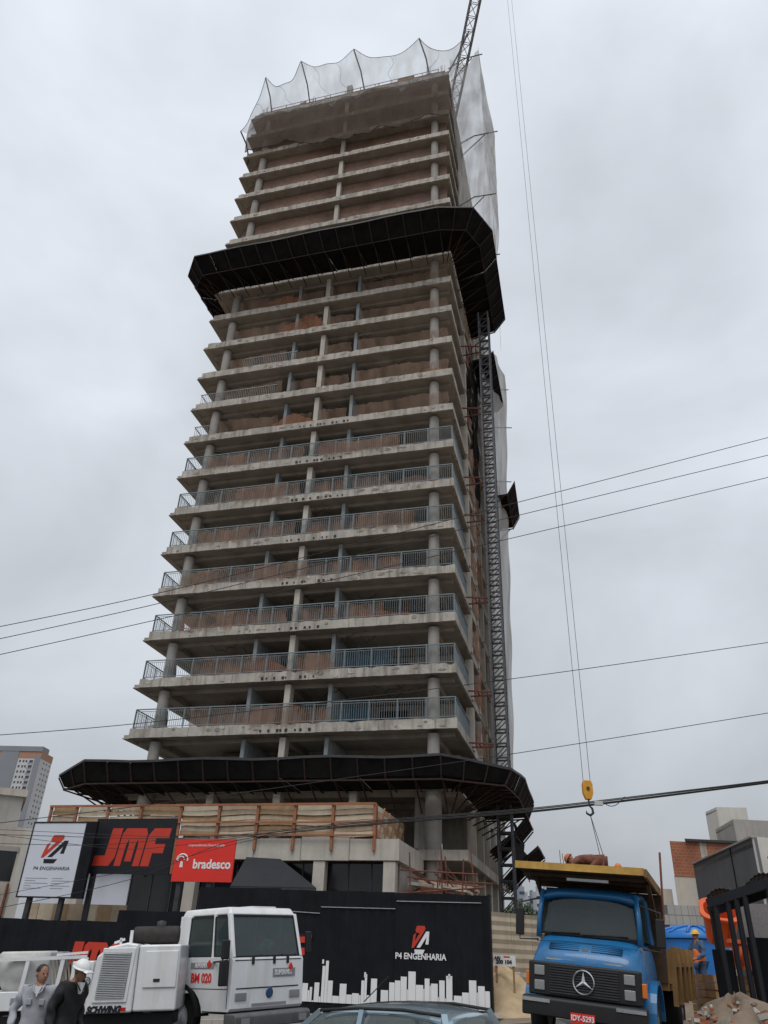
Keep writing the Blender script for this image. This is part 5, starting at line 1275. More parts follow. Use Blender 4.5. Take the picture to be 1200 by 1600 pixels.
stuffb.mi(0).grid(12, 16, lambda s, t: ((2 * s - 1) * 1.19, 2.4 + 4.2 * t, 1.13 + 0.72 * (1 - (2 * s - 1) ** 2) * (0.75 + 0.25 * math.sin(t * 8)) + 0.05 * math.sin(s * 30 + t * 50)))
ld = stuffb.build('rubble_load', [dirt, wood, mat('orange_scrap', (0.5, 0.16, 0.07), 0.8, 0.2, 5), whiteprint, rust], mtx=btm)
ld['label'] = 'mixed building rubble and scrap wood heaped in the truck bed'; ld['category'] = 'rubble'; stuff(ld)

# the cab is narrower, its nose lower and its screen taller than first drawn
def zmap(z): return 1.8 - (1.8 - z) * 1.11 if z < 1.8 else 1.8 + (z - 1.8) * 1.2
for o in list(bt.children):
    k_ = o.name.split('.')[0]
    if k_ in ('wheel', 'chassis', 'mudguard', 'bed_floor', 'bed_front', 'bed_side', 'stake', 'side_rib', 'guard_strut', 'cab_guard', 'stake_rod', 'number_plate'): continue
    fam = [o] + list(o.children)
    for q in fam:
        if q is not o and k_ == 'number_plate': q.location.z = zmap(q.location.z); q.location.x *= 0.93; continue
        if k_ in ('star_emblem', 'bonnet_badge'): q.location.z = zmap(q.location.z); continue
        for v in q.data.vertices: v.co.z = zmap(v.co.z); v.co.x *= 0.93
        q.data.update()
# ---- car in the foreground
cy = R_(143)
cmx = gframe(0.16, 10.9, cy) @ Matrix.Scale(0.93, 4)
car = thing('parked_car', 'silver blue hatchback in the foreground with a roof aerial', 'car', mtx=cmx)
def loft(sections, closed=False):
    b = MB(); n = len(sections[0])
    for s_ in sections: b.v += s_
    for i in range(len(sections) - 1):
        for j in range(n - 1): b.f.append([i * n + j, i * n + j + 1, (i + 1) * n + j + 1, (i + 1) * n + j]); b.m.append(0)
    return b
def csec(x, hw_, z0, z1):
    half = [(hw_ * 0.92, z0), (hw_, z0 + 0.12), (hw_ * 1.0, (z0 + z1) / 2), (hw_ * 0.97, z1 - 0.06), (hw_ * 0.9, z1), (0, z1 + 0.03)]
    return [(x, y, z) for y, z in half] + [(x, -y, z) for y, z in half[:-1][::-1]]
b = loft([csec(1.93, 0.55, 0.35, 0.58), csec(1.85, 0.72, 0.25, 0.68), csec(1.5, 0.8, 0.22, 0.78), csec(0.95, 0.82, 0.2, 0.92), (csec(0.3, 0.83, 0.2, 0.95)), csec(-0.8, 0.83, 0.2, 0.97), csec(-1.5, 0.81, 0.22, 0.98), csec(-1.85, 0.74, 0.28, 0.93), csec(-1.95, 0.6, 0.35, 0.8)])
b.f.append(list(range(11))); b.m.append(0); b.f.append(list(range(8 * 11, 9 * 11))); b.m.append(0)
o = b.build('body', carpaint, car, smooth=True); o.modifiers.new('s', 'SUBSURF').render_levels = 2
def rsec(x, hw_, z, crown=0.035): return [(x, hw_ * t, z - crown * t * t - 0.05 * abs(t) ** 8) for t in [q / 8 * 2 - 1 for q in range(9)]]
b = loft([rsec(0.42, 0.52, 1.36), rsec(0.25, 0.555, 1.415), rsec(-0.2, 0.575, 1.455), rsec(-0.7, 0.57, 1.455), rsec(-1.15, 0.55, 1.415), rsec(-1.42, 0.52, 1.36), rsec(-1.52, 0.49, 1.33)])
o = b.build('roof', carpaint, car, smooth=True); q = o.modifiers.new('t', 'SOLIDIFY'); q.thickness = 0.05; q.offset = -1; o.modifiers.new('s', 'SUBSURF').render_levels = 2
b = loft([[(1.0, y, 0.94 - 0.03 * y * y) for y in (-0.68, -0.34, 0, 0.34, 0.68)], [(0.42, y, 1.345 - 0.03 * y * y) for y in (-0.51, -0.26, 0, 0.26, 0.51)]])
b.build('windscreen', glass, car, smooth=True)
b = loft([[(-1.5, y, 1.325 - 0.03 * y * y) for y in (-0.48, -0.24, 0, 0.24, 0.48)], [(-1.82, y, 0.96) for y in (-0.62, -0.3, 0, 0.3, 0.62)]])
b.build('rear_window', glass, car, smooth=True)
for s_ in (-1, 1):
    for (x0, x1, xt0, xt1) in ((0.75, -0.25, 0.35, -0.25), (-0.33, -1.4, -0.33, -1.25)):
        MB().add([(x0, s_ * 0.735, 0.96), (x1, s_ * 0.735, 0.97), (xt1, s_ * 0.555, 1.37), (xt0, s_ * 0.54, 1.36)], [(0, 1, 2, 3)]).build('side_window', glass, car)
    for (A, B_) in (((1.02, s_ * 0.72, 0.93), (0.40, s_ * 0.535, 1.37)), ((-0.29, s_ * 0.74, 0.95), (-0.29, s_ * 0.56, 1.40)), ((-1.6, s_ * 0.70, 0.95), (-1.42, s_ * 0.52, 1.36))):
        MB().bar(A, B_, 0.07, 0.06).build('pillar', carpaint, car)
    MB().tube([(0.40, s_ * 0.54, 1.375), (-0.2, s_ * 0.582, 1.41), (-0.9, s_ * 0.575, 1.405), (-1.42, s_ * 0.53, 1.355)], 0.018, 6).build('gutter_strip', rubber, car, smooth=True)
    for x in (1.2, -1.2):
        o = wheel(car, (0, 0, 0), 0.29, 0.18, galv, -1 if s_ < 0 else 1); o.rotation_euler = (0, 0, math.pi / 2 ); o.location = (x, s_ * 0.74, 0.29)
    MB().box(-1.86, s_ * 0.5, 0.6, -1.9, s_ * 0.72, 0.9).build('tail_light', redlens, car, bevel=0.02)
    MB().box(1.74, s_ * 0.42, 0.55, 1.88, s_ * 0.68, 0.68).build('headlight', lamp_m, car, bevel=0.03)
for x in (0.1, -1.0): MB().box(x - 0.25, -0.6, 0.5, x + 0.25, 0.6, 0.7).box(x - 0.3, -0.55, 0.7, x - 0.18, 0.55, 1.15).build('seat_row', plastic, car, bevel=0.05)
MB().tube([(0.12, 0.0, 1.44), (-0.28, 0.0, 1.72)], 0.007, 5).build('aerial', plastic, car)
# ------------------------------------------------------------------ people
def skin(joints, bones, rad, root):
    names = list(joints); me = bpy.data.meshes.new('sk'); bm = bmesh.new(); lay = bm.verts.layers.skin.verify(); vs_ = {n: bm.verts.new(joints[n]) for n in names}
    for a, b in bones: bm.edges.new((vs_[a], vs_[b]))
    for n in names:
        r = rad[n]; vs_[n][lay].radius = r if isinstance(r, tuple) else (r, r)
        vs_[n][lay].use_root = (n == root)
    bm.to_mesh(me); bm.free()
    o = bpy.data.objects.new('sk', me); COL.objects.link(o)
    o.modifiers.new('skin', 'SKIN').use_smooth_shade = True
    s_ = o.modifiers.new('sub', 'SUBSURF'); s_.levels = 2; s_.render_levels = 2
    dg = bpy.context.evaluated_depsgraph_get(); dg.update()
    m2 = bpy.data.meshes.new_from_object(o.evaluated_get(dg)); bpy.data.objects.remove(o)
    b = MB(); b.v = [tuple(v.co) for v in m2.vertices]; b.f = [list(p.vertices) for p in m2.polygons]; b.m = [0] * len(b.f)
    return b
skin_m = mat('skin', (0.30, 0.155, 0.10), 0.6, 0.12, 8)
def person(name, label, mtx, J, top_m, leg_m, hat=None, hair=True, vest=None, boots=plastic, head_dir=(0, -1, 0), scale=1.0, open_jacket=None):
    p = thing(name, label, 'person', mtx=mtx)
    J = {k: Vector(v) for k, v in J.items()}
    B = [('pelvis', 'spine'), ('spine', 'chest'), ('chest', 'neck'), ('neck', 'jaw'), ('jaw', 'head')]
    for s in 'LR': B += [('chest', 'sh' + s), ('sh' + s, 'el' + s), ('el' + s, 'wr' + s), ('wr' + s, 'pa' + s), ('pelvis', 'hip' + s), ('hip' + s, 'kn' + s), ('kn' + s, 'an' + s), ('an' + s, 'to' + s)]
    rad = dict(pelvis=(0.15, 0.11), spine=(0.14, 0.105), chest=(0.16, 0.115), neck=0.058, jaw=0.05, head=0.05)
    for s in 'LR': rad.update({'sh' + s: 0.06, 'el' + s: 0.042, 'wr' + s: 0.03, 'pa' + s: (0.036, 0.022), 'hip' + s: 0.085, 'kn' + s: 0.058, 'an' + s: 0.042, 'to' + s: 0.04})
    b = skin(J, B, rad, 'pelvis')
    hd = Vector(head_dir).normalized()
    for s in 'LR':            # fingers and thumb, slightly curled
        wr, pa = J['wr' + s], J['pa' + s]; d = (pa - wr).normalized(); side = d.cross(Vector((0, 0, 1)) if abs(d.z) < 0.8 else Vector((1, 0, 0))).normalized(); nrm = side.cross(d)
        for i, L_ in enumerate((0.062, 0.074, 0.07, 0.055)):
            o = pa + side * (-0.03 + 0.02 * i) + d * 0.01
            b.tube([o, o + d * L_ * 0.5 + nrm * 0.006, o + d * L_ * 0.85 + nrm * 0.025, o + d * L_ * 0.9 + nrm * 0.042], [0.009, 0.009, 0.008, 0.005], 6)
        o = wr.lerp(pa, 0.45) - side * 0.03
        b.tube([o, o - side * 0.03 + d * 0.03, o - side * 0.03 + d * 0.06 + nrm * 0.01], [0.012, 0.011, 0.007], 6)
    hc = J['jaw'].lerp(J['head'], 0.5); up0 = (J['head'] - J['jaw']).normalized(); h0 = (hd - up0 * hd.dot(up0)).normalized(); s0 = up0.cross(h0)
    rows = [(-0.118, 0.02), (-0.105, 0.045), (-0.075, 0.062), (-0.035, 0.073), (0.01, 0.078), (0.05, 0.076), (0.085, 0.060), (0.108, 0.034), (0.117, 0.004)]
    o0 = len(b.v)
    for (z, r) in rows:
        for q in range(14):
            th = 2 * math.pi * q / 14; fx = math.sin(th); fy = math.cos(th)
            b.v.append(tuple(hc + up0 * z + s0 * (r * fx) + h0 * (r * 1.2 * fy + (0.012 if z < -0.03 else 0.0) - (0.012 if z > 0 else 0))))
    for i in range(len(rows) - 1):
        for q in range(14): b.f.append([o0 + i * 14 + q, o0 + i * 14 + (q + 1) % 14, o0 + (i + 1) * 14 + (q + 1) % 14, o0 + (i + 1) * 14 + q]); b.m.append(0)
    body = b.build('body', skin_m, p, smooth=True)
    # clothes
    Jt = {k: J[k] for k in ('pelvis', 'spine', 'chest', 'shL', 'elL', 'wrL', 'shR', 'elR', 'wrR')}
    Jt['collar'] = J['chest'].lerp(J['neck'], 0.8)
    hem = J['pelvis'] + (J['hipL'] + J['hipR'] - 2 * J['pelvis']) * 0.5 + (J['pelvis'] - J['spine']).normalized() * 0.05; Jt['hem'] = hem
    for s in 'LR': Jt['wr' + s] = J['el' + s].lerp(J['wr' + s], 0.94)
    Bt = [('hem', 'pelvis'), ('pelvis', 'spine'), ('spine', 'chest'), ('chest', 'collar')] + [x for s in 'LR' for x in (('chest', 'sh' + s), ('sh' + s, 'el' + s), ('el' + s, 'wr' + s))]
    rt = dict(hem=(0.19, 0.145), pelvis=(0.185, 0.14), spine=(0.175, 0.135), chest=(0.19, 0.14), collar=(0.085, 0.08))
    for s in 'LR': rt.update({'sh' + s: 0.083, 'el' + s: 0.062, 'wr' + s: 0.047})
    tb = skin(Jt, Bt, rt, 'chest'); rnd = random.Random(len(label))
    tb.v = [(x + 0.010 * math.sin(38 * z + 9 * x + 5 * y), y + 0.012 * math.sin(31 * z + 24 * x + 1), z + 0.005 * math.sin(50 * x)) for x, y, z in tb.v]
    tp = tb.build('jacket' if open_jacket else 'shirt', top_m, p, smooth=True)
    if vest is None and abs(J['head'].x) < 0.1:
        ck = J['chest']
        for sg_ in (-1, 1):
            MB().hexa([ck + Vector((sg_ * 0.012, -0.150, 0.03)), ck + Vector((sg_ * 0.06, -0.150, 0.07)), ck + Vector((sg_ * 0.075, -0.09, 0.15)), ck + Vector((sg_ * 0.06, -0.08, 0.14)),
                       ck + Vector((sg_ * 0.012, -0.163, 0.04)), ck + Vector((sg_ * 0.065, -0.160, 0.08)), ck + Vector((sg_ * 0.085, -0.095, 0.165)), ck + Vector((sg_ * 0.065, -0.085, 0.155))]).build('collar', top_m, tp)
            if hat is None: MB().box(ck.x + sg_ * 0.05, ck.y - 0.148, ck.z - 0.09, ck.x + sg_ * 0.12, ck.y - 0.11, ck.z - 0.015).build('chest_pocket', top_m, tp, bevel=0.008)
        MB().prism([(ck.x - 0.045, ck.z + 0.13), (ck.x + 0.045, ck.z + 0.13), (ck.x, ck.z + 0.0)], ck.y - 0.157, ck.y - 0.10, 'y').build('undershirt', whiteprint, tp)
    Jl = {k: J[k] for k in ('pelvis', 'hipL', 'knL', 'hipR', 'knR')}
    for s in 'LR': Jl['an' + s] = J['kn' + s].lerp(J['an' + s], 0.93)
    rl = dict(pelvis=(0.165, 0.125)); 
    for s in 'LR': rl.update({'hip' + s: 0.102, 'kn' + s: 0.078, 'an' + s: 0.068})
    skin(Jl, [('pelvis', 'hipL'), ('hipL', 'knL'), ('knL', 'anL'), ('pelvis', 'hipR'), ('hipR', 'knR'), ('knR', 'anR')], rl, 'pelvis').build('trousers', leg_m, p, smooth=True)
    for s in 'LR':
        a, t = J['an' + s], J['to' + s]
        MB().tube([a + (a - t) * 0.35 + Vector((0, 0, -0.03)), a + Vector((0, 0, 0.02)), a.lerp(t, 0.6), t, t + (t - a) * 0.25], [0.04, 0.058, 0.052, 0.045, 0.02], 10).build('shoe', boots, p, smooth=True)
    # head features
    up = (J['head'] - J['jaw']).normalized(); hd = (hd - up * hd.dot(up)).normalized(); sd = up.cross(hd); c = J['jaw'].lerp(J['head'], 0.5)
    fm = Matrix((( -sd.x, -hd.x, up.x, c.x), (-sd.y, -hd.y, up.y, c.y), (-sd.z, -hd.z, up.z, c.z), (0, 0, 0, 1)))   # local: x side, -y face, z up
    def hp(bm, nm, m, sm_=True):
        o = bm.build(nm, m, p, smooth=sm_); o.matrix_local = fm; return o
    hp(MB().add([(-0.016, -0.085, -0.04), (0.016, -0.085, -0.04), (0, -0.122, -0.035), (0, -0.088, 0.015)], [(0, 1, 2), (0, 2, 3), (2, 1, 3), (0, 3, 1)]), 'nose', skin_m)
    for s in (-1, 1):
        hp(MB().lathe([(0.001, -0.012), (0.011, 0), (0.001, 0.012)], 8, (s * 0.031, -0.081, 0.008)), 'eye', darkprint)
        hp(MB().lathe([(0.001, -0.03), (0.016, -0.01), (0.02, 0.01), (0.001, 0.03)], 8, (s * 0.08, 0.005, -0.01)), 'ear', skin_m)
    hp(MB().box(-0.024, -0.094, -0.068, 0.024, -0.082, -0.058), 'mouth', mat('lip', (0.22, 0.08, 0.06), 0.6))
    cap = [(0.090 * math.cos(R_(a)), 0.100 * math.sin(R_(a))) for a in (-2, 15, 30, 45, 60, 75, 89.9)]
    if hat is not None:
        h = hp(MB().lathe([(r * 1.28, z * 1.12 + 0.035) for r, z in cap], 22), 'hard_hat', hat)
        hp(MB().lathe([(0.112, 0.034), (0.132, 0.028), (0.132, 0.036), (0.114, 0.05)], 22, (0, -0.006, 0)), 'hat_brim', hat)
        hp(MB().prism([(-0.08, 0.026), (0.08, 0.026), (0.06, 0.038), (-0.06, 0.038)], -0.17, -0.1, 'y'), 'hat_peak', hat, False)
    if hair:
        hp(MB().lathe([(r * 0.99, z * 0.9 + 0.035) for r, z in cap], 18, (0, 0.022, 0)), 'hair', mat('black_hair', (0.012, 0.01, 0.009), 0.6, 0.3, 30))
    if vest is not None:
        Jv = {k: Jt[k] for k in ('hem', 'pelvis', 'spine', 'chest')}; rv = {k: (rt[k][0] + 0.012, rt[k][1] + 0.012) for k in Jv}
        skin(Jv, [('hem', 'pelvis'), ('pelvis', 'spine'), ('spine', 'chest')], rv, 'chest').build('vest', vest, p, smooth=True)
    if open_jacket is not None:
        cc = J['chest']; MB().hexa([Vector((-0.045, -0.165, -0.36)) + cc, Vector((0.045, -0.165, -0.36)) + cc, Vector((0.045, -0.12, -0.36)) + cc, Vector((-0.045, -0.12, -0.36)) + cc,
                                    Vector((-0.035, -0.150, 0.07)) + cc, Vector((0.035, -0.150, 0.07)) + cc, Vector((0.035, -0.08, 0.07)) + cc, Vector((-0.035, -0.08, 0.07)) + cc]).build('shirt_front', open_jacket, p, bevel=0.02)
    return p
STAND = dict(pelvis=(0, 0, .96), spine=(0, 0, 1.14), chest=(0, 0, 1.33), neck=(0, -.01, 1.50), jaw=(0, -.02, 1.57), head=(0, -.02, 1.645), shL=(.185, 0, 1.41), shR=(-.185, 0, 1.41),
             elL=(.25, .02, 1.13), elR=(-.25, .02, 1.13), wrL=(.24, -.08, .89), wrR=(-.24, -.08, .89), paL=(.23, -.11, .82), paR=(-.23, -.11, .82), hipL=(.09, 0, .90), hipR=(-.09, 0, .90),
             knL=(.11, -.02, .5), knR=(-.11, -.02, .5), anL=(.12, .03, .09), anR=(-.12, .03, .09), toL=(.14, -.12, .045), toR=(-.14, -.12, .045))
greyshirt = mat('grey_shirt', (0.34, 0.35, 0.38), 0.85, 0.12, 6)
jeans = mat('jeans', (0.13, 0.17, 0.24), 0.9, 0.2, 8)
blackj = mat('black_jacket', (0.014, 0.014, 0.016), 0.75, 0.3, 6)
p = pY(70, 1508, 13.2)
j1 = dict(STAND); j1.update(elR=(-.29, .03, 1.14), wrR=(-.23, -.16, .97), paR=(-.17, -.21, .93), elL=(.27, .04, 1.13), wrL=(.26, -.03, .88), paL=(.25, -.05, .81))
person('person', 'man in a grey work shirt and pale jeans standing at the left', Matrix.Translation((p.x, p.y, g0(p.x, p.y))) @ Matrix.Rotation(R_(12), 4, 'Z') @ Matrix.Scale(1.03, 4), j1, greyshirt, jeans, head_dir=(0.75, -1, -0.15))
p = pY(118, 1505, 12.8)
j2 = dict(STAND); j2.update(chest=(0, -.05, 1.33), neck=(0, -.09, 1.49), jaw=(0, -.12, 1.55), head=(0, -.14, 1.62), shL=(.185, -.05, 1.4), shR=(-.185, -.05, 1.4), knL=(.1, -.16, .5), anL=(.1, -.12, .09), toL=(.1, -.27, .045), knR=(-.1, .05, .5), anR=(-.1, .2, .12), toR=(-.1, .07, .045))
person('person', 'man in a white hard hat and black jacket walking to the right', Matrix.Translation((p.x, p.y, g0(p.x, p.y))) @ Matrix.Rotation(R_(62), 4, 'Z') @ Matrix.Scale(1.07, 4), j2, blackj, jeans, hat=mat('white_hat', (0.75, 0.76, 0.75), 0.35), hair=False, head_dir=(0.05, -1, -0.1))
# worker lying forward on the cab guard of the blue truck
brownc = mat('brown_overall', (0.17, 0.065, 0.04), 0.85, 0.2, 8)
j3 = dict(pelvis=(0.34, 0, .24), spine=(0.14, 0, .29), chest=(-.10, 0, .28), neck=(-.26, 0, .28), jaw=(-.33, 0, .28), head=(-.40, 0, .32), shL=(-.14, .18, .28), shR=(-.14, -.18, .28), elL=(-.30, .24, .10), elR=(-.30, -.24, .10),
          wrL=(-.50, .16, .07), wrR=(-.48, -.16, .07), paL=(-.57, .13, .06), paR=(-.55, -.13, .06), hipL=(.32, .10, .25), hipR=(.32, -.10, .25), knL=(.10, .16, .09), knR=(.12, -.16, .09), anL=(.50, .14, .07), anR=(.52, -.14, .07), toL=(.62, .14, .05), toR=(.64, -.14, .05))
wp = btm @ Vector((-0.10, 1.2, 2.93))
person('person', 'worker in brown overalls and orange hard hat crouching on the yellow cab guard', Matrix.Translation(wp) @ Matrix.Rotation(BTY - R_(2), 4, 'Z') @ Matrix.Scale(0.88, 4), j3, brownc, brownc, hat=mat('orange_hat', (0.45, 0.13, 0.05), 0.5), hair=False, head_dir=(-1, -0.3, -0.35))
p = pY(1086, 1452, 24.5)
j4 = dict(STAND); j4.update(elR=(-.3, -.1, 1.12), wrR=(-.22, -.33, 1.1), paR=(-.18, -.4, 1.1), elL=(.3, -.08, 1.12), wrL=(.2, -.32, 1.02), paL=(.16, -.39, 1.0))
hz = p.z - 1.76
rubz = max(hz, g(p.x, p.y))
person('person', 'worker in a yellow hard hat and orange vest behind the truck bed', Matrix.Translation((p.x, p.y, rubz)) @ Matrix.Rotation(R_(-70), 4, 'Z'), j4, mat('blue_overall', (0.05, 0.09, 0.16), 0.85, 0.2, 8), mat('blue_overall', (0.05, 0.09, 0.16)), hat=mat('yellow_hat', (0.70, 0.42, 0.03), 0.4), hair=False, vest=mat('orange_vest', (0.75, 0.16, 0.04), 0.8, 0.2, 10))
b = MB(); b.lathe([(0.001, rubz - g(p.x, p.y)), (0.9, rubz - g(p.x, p.y)), (2.2, -0.05)], 20, (p.x, p.y, g(p.x, p.y)))
tag(b.build('earth_bank', dirt, smooth=True), 'low earth bank under the worker with the yellow hat', 'earth')
tag(MB().lathe([(0.001, 0.0), (0.07, 0.0), (0.065, 0.09), (0.03, 0.13), (0.001, 0.13)], 14, btm @ Vector((0.62, 0.6, 2.97))).build('orange_bucket', mat('orange_plastic', (0.62, 0.17, 0.04), 0.45), smooth=True), 'small orange bucket on the yellow cab guard edge', 'bucket')
tag(MB().box(-0.55, -0.16, 0.0, 0.5, 0.16, 0.035).build('grey_plank', galv, mtx=Matrix.Translation(btm @ Vector((-0.12, 0.7, 2.96))) @ Matrix.Rotation(BTY, 4, 'Z') @ Matrix.Rotation(R_(4), 4, 'Y')), 'grey plank lying on the cab guard under the crouching worker', 'plank')

# ------------------------------------------------------------------ background buildings
cream = mat('cream_render', (0.50, 0.46, 0.40), 0.9, 0.12, 0.8, 0.1, streak=0.4, stain=(0.27, 0.23, 0.19))
whitew = mat('white_render', (0.60, 0.59, 0.55), 0.9, 0.08, 0.6, streak=0.25, stain=(0.36, 0.33, 0.29))
greyw = mat('grey_render', (0.36, 0.35, 0.33), 0.92, 0.12, 0.7, streak=0.4, stain=(0.2, 0.18, 0.16))
darkw = mat('dark_grey_render', (0.12, 0.125, 0.135), 0.85, 0.15, 0.7, streak=0.3, stain=(0.07, 0.07, 0.075))
def XY(p): return (p.x, p.y)
def foot(pts): return [XY(q) for q in pts]
# white block, furthest
def block(name, label, pts, ztop, m, cat='building', z0=-1.0):
    t = thing(name, label, cat, loc=(pts[0][0], pts[0][1], z0))
    P = [(x - pts[0][0], y - pts[0][1]) for x, y in pts]
    n = len(P)
    for i in range(n):        # each wall its own part
        A, B_ = Vector(P[i]), Vector(P[(i + 1) % n]); d = (B_ - A).normalized(); nr = Vector((-d.y, d.x)) * 0.12
        a2 = A + d * 0.003; b2 = B_ - d * 0.003
        MB().hexa([(*a2, 0), (*b2, 0), (*(b2 + nr), 0), (*(a2 + nr), 0), (*a2, ztop - z0), (*b2, ztop - z0), (*(b2 + nr), ztop - z0), (*(a2 + nr), ztop - z0)]).build('wall', m if not isinstance(m, list) else m[i % len(m)], t)
    MB().prism([(x * 0.999, y * 0.999) for x, y in P], ztop - z0 - 0.35, ztop - z0 - 0.2).build('roof', soffit, t)
    return t
zz = 15.5
A = pZ(1102, 1269, zz); B_ = pZ(1119, 1261, zz); C_ = pZ(1166, 1262, zz)
block('white_block', 'plain white rooftop tower block above the brick house', foot([A, B_, C_, A + (C_ - B_)]), zz, whitew)
zz = 12.0
A = pZ(1118, 1296, zz); B_ = pZ(1145, 1280, zz); C_ = pZ(1215, 1283, zz)
t = block('grey_block', 'pale grey rendered block in front of the white block', foot([A, B_, C_, A + (C_ - B_) + Vector((1, 5, 0))]), zz, greyw)
zz = 8.2
A = pZ(1046, 1314, zz); C_ = pZ(1152, 1319, zz); nrm = Vector((-(C_ - A).y, (C_ - A).x, 0)).normalized()
bh_ = thing('brick_house', 'cream house with an unrendered orange brick upper storey', 'house', loc=(A.x, A.y, g0(A.x, A.y) - 1))
Bs = bh_.location.z; dv = (C_ - A); dv.z = 0; Lh = dv.length; ang = math.atan2(dv.y, dv.x); bh_.rotation_euler = (0, 0, ang)
zsp = pY(1060, 1369, A.y).z
dq = Vector((math.sin(R_(27) + ang), math.cos(R_(27) + ang), 0)) * 5
def hx(x0, x1, y0, z0, z1, o=0.0): return MB().hexa([Vector((x0, y0, z0)), Vector((x1, y0, z0)), Vector((x1, y0, z0)) + dq, Vector((x0, y0, z0)) + dq, Vector((x0, y0, z1)), Vector((x1, y0, z1)), Vector((x1, y0, z1)) + dq, Vector((x0, y0, z1)) + dq])
hx(0, Lh, 0, zsp - Bs, zz - Bs).build('upper_wall', brick_o, bh_)
hx(-0.02, Lh, 0.03, 0, zsp - Bs - 0.002).build('lower_wall', cream, bh_)
uc = Lh * (1097 - 1046) / (1152 - 1046)
MB().box(uc - 0.18, -0.012, zsp - Bs, uc + 0.18, 0.05, zz - Bs).build('concrete_column', concrete, bh_)
hx(0.8, Lh + 0.1, -0.15, zz - Bs + 0.01, zz - Bs + 0.14).build('roof', darksteel, bh_)
MB().box(Lh * 0.35, 0.005, 3.2, Lh * 0.52, 0.028, 5.4).build('window', glass_d, bh_)
MB().box(-1.9, 0.5, 0, -0.04, 4.9, zsp - Bs - 0.6).build('side_wing', cream, bh_)
for q in range(3): MB().box(-1.7 + q * 0.55, 0.46, 3.0, -1.35 + q * 0.55, 0.495, 3.9).build('window', glass_d, bh_)
MB().box(-2.05, 0.35, zsp - Bs - 1.6, -1.92, 0.45, zsp - Bs - 0.5).build('meter_box', darksteel, bh_)
zz = 6.6
A = pZ(1083, 1350, zz); B_ = pZ(1177, 1307, zz); C_ = pZ(1225, 1311, zz)
t = block('dark_grey_house', 'dark grey rendered flat roofed house behind the shed', foot([A, B_, C_, A + (C_ - B_)]), zz, [darkw, whitew, darkw, darkw])
dvec = (B_ - A); 
jn = A.lerp(B_, 0.67) - A
nn_ = Vector((dvec.y, -dvec.x, 0)).normalized()
MB().bar(Vector((jn.x, jn.y, 0)) + nn_ * 0.02, Vector((jn.x, jn.y, zz + 1 - 0.05)) + nn_ * 0.02, 0.05, 0.03).build('wall_joint', darkprint, t)
MB().bar(Vector((0, 0, zz + 1.0)), Vector((dvec.x, dvec.y, zz + 1.0)), 0.2, 0.06).build('coping', greyw, t)
e1 = (B_ - A).lerp(C_ - A, 0.35)
MB().tube([Vector((e1.x, e1.y, zz + 0.3)) + Vector((-0.1, -0.2, 0)), Vector((e1.x + .3, e1.y, zz - 1.2)) + Vector((-0.1, -0.2, 0))], 0.03, 5).build('cable', darkprint, t)
# low grey wall
A = pY(1032, 1413, 33); C_ = pY(1125, 1403, 33)
lw = thing('low_grey_wall', 'low grey block wall behind the blue tank', 'wall', loc=(A.x, A.y, g0(A.x, A.y) - 0.3), rotz=math.atan2(C_.y - A.y, C_.x - A.x))
nbk = 9; Lw = (C_ - A).length; zt_ = A.z - lw.location.z
for r in range(10):
    for c in range(nbk):
        x0 = Lw * c / nbk + (0.25 if r % 2 else 0); MB().box(x0 + 0.006, 0.004 * ((r * 7 + c * 3) % 3), zt_ * r / 10 + 0.006, x0 + Lw / nbk - 0.006, 0.2, zt_ * (r + 1) / 10 - 0.006).build('wall_block', greyw, lw)
MB().box(0, 0.05, 0, Lw + 0.2, 0.18, zt_ - 0.01).build('mortar_core', darkw, lw)

# far apartment tower on the left
AY = 450
zt_ = pY(62, 1176, AY).z
apt = thing('apartment_tower', 'far white apartment tower with grey stripe and orange band on top', 'building', loc=XY(pY(60, 1200, AY)) + (0,))
P0 = pY(60, 1200, AY); P1 = pY(-60, 1190, AY + 4); P2 = pY(79, 1200, AY + 14)
o2 = apt.location
def rel(p): return Vector((p.x - o2.x, p.y - o2.y, 0))
a0, a1, a2 = rel(P0), rel(P1), rel(P2)
def slab3(p, q, z0, z1, off, th, nm, m):
    d = (q - p).normalized(); nr = Vector((d.y, -d.x, 0)) 
    if nr.y > 0: nr = -nr
    p, q = p + nr * off, q + nr * off; k = nr * -th
    return MB().hexa([p + Vector((0, 0, z0)), q + Vector((0, 0, z0)), q + k + Vector((0, 0, z0)), p + k + Vector((0, 0, z0)), p + Vector((0, 0, z1)), q + Vector((0, 0, z1)), q + k + Vector((0, 0, z1)), p + k + Vector((0, 0, z1))]).build(nm, m, apt)
aw_ = mat('apartment_white', (0.50, 0.51, 0.52), 0.9, 0.06, 0.1); ag = mat('apartment_grey', (0.22, 0.24, 0.27), 0.9, 0.06, 0.1); ao = mat('apartment_orange', (0.36, 0.20, 0.14), 0.9, 0.08, 0.1)
slab3(a1, a0, 0, zt_ - 3.2, 0, 0.5, 'wall', aw_); slab3(a0, a2, 0, zt_ - 3.2, 0, 0.5, 'wall', aw_)
slab3(a1, a0, zt_ - 3.19, zt_ + 0.59, 0.1, 0.6, 'orange_band', ao); slab3(a0, a2, zt_ - 3.19, zt_ + 0.59, 0.1, 0.6, 'orange_band', ao)
slab3(a1, a0, zt_ + 0.6, zt_ + 3.4, 0.5, 8, 'roof_cap', ag)
l10 = (a1 - a0).normalized(); l20 = (a2 - a0).normalized(); Lq = (a1 - a0).length; L2 = (a2 - a0).length
slab3(a0 + l10 * 0.2, a0 + l10 * 3.4, 0, zt_ - 1.3, 0.35, 0.4, 'grey_stripe', ag)
slab3(a0 + l10 * 13.5, a0 + l10 * 24.0, 0, zt_ + 1.5, 0.35, 0.4, 'grey_stripe', ag)
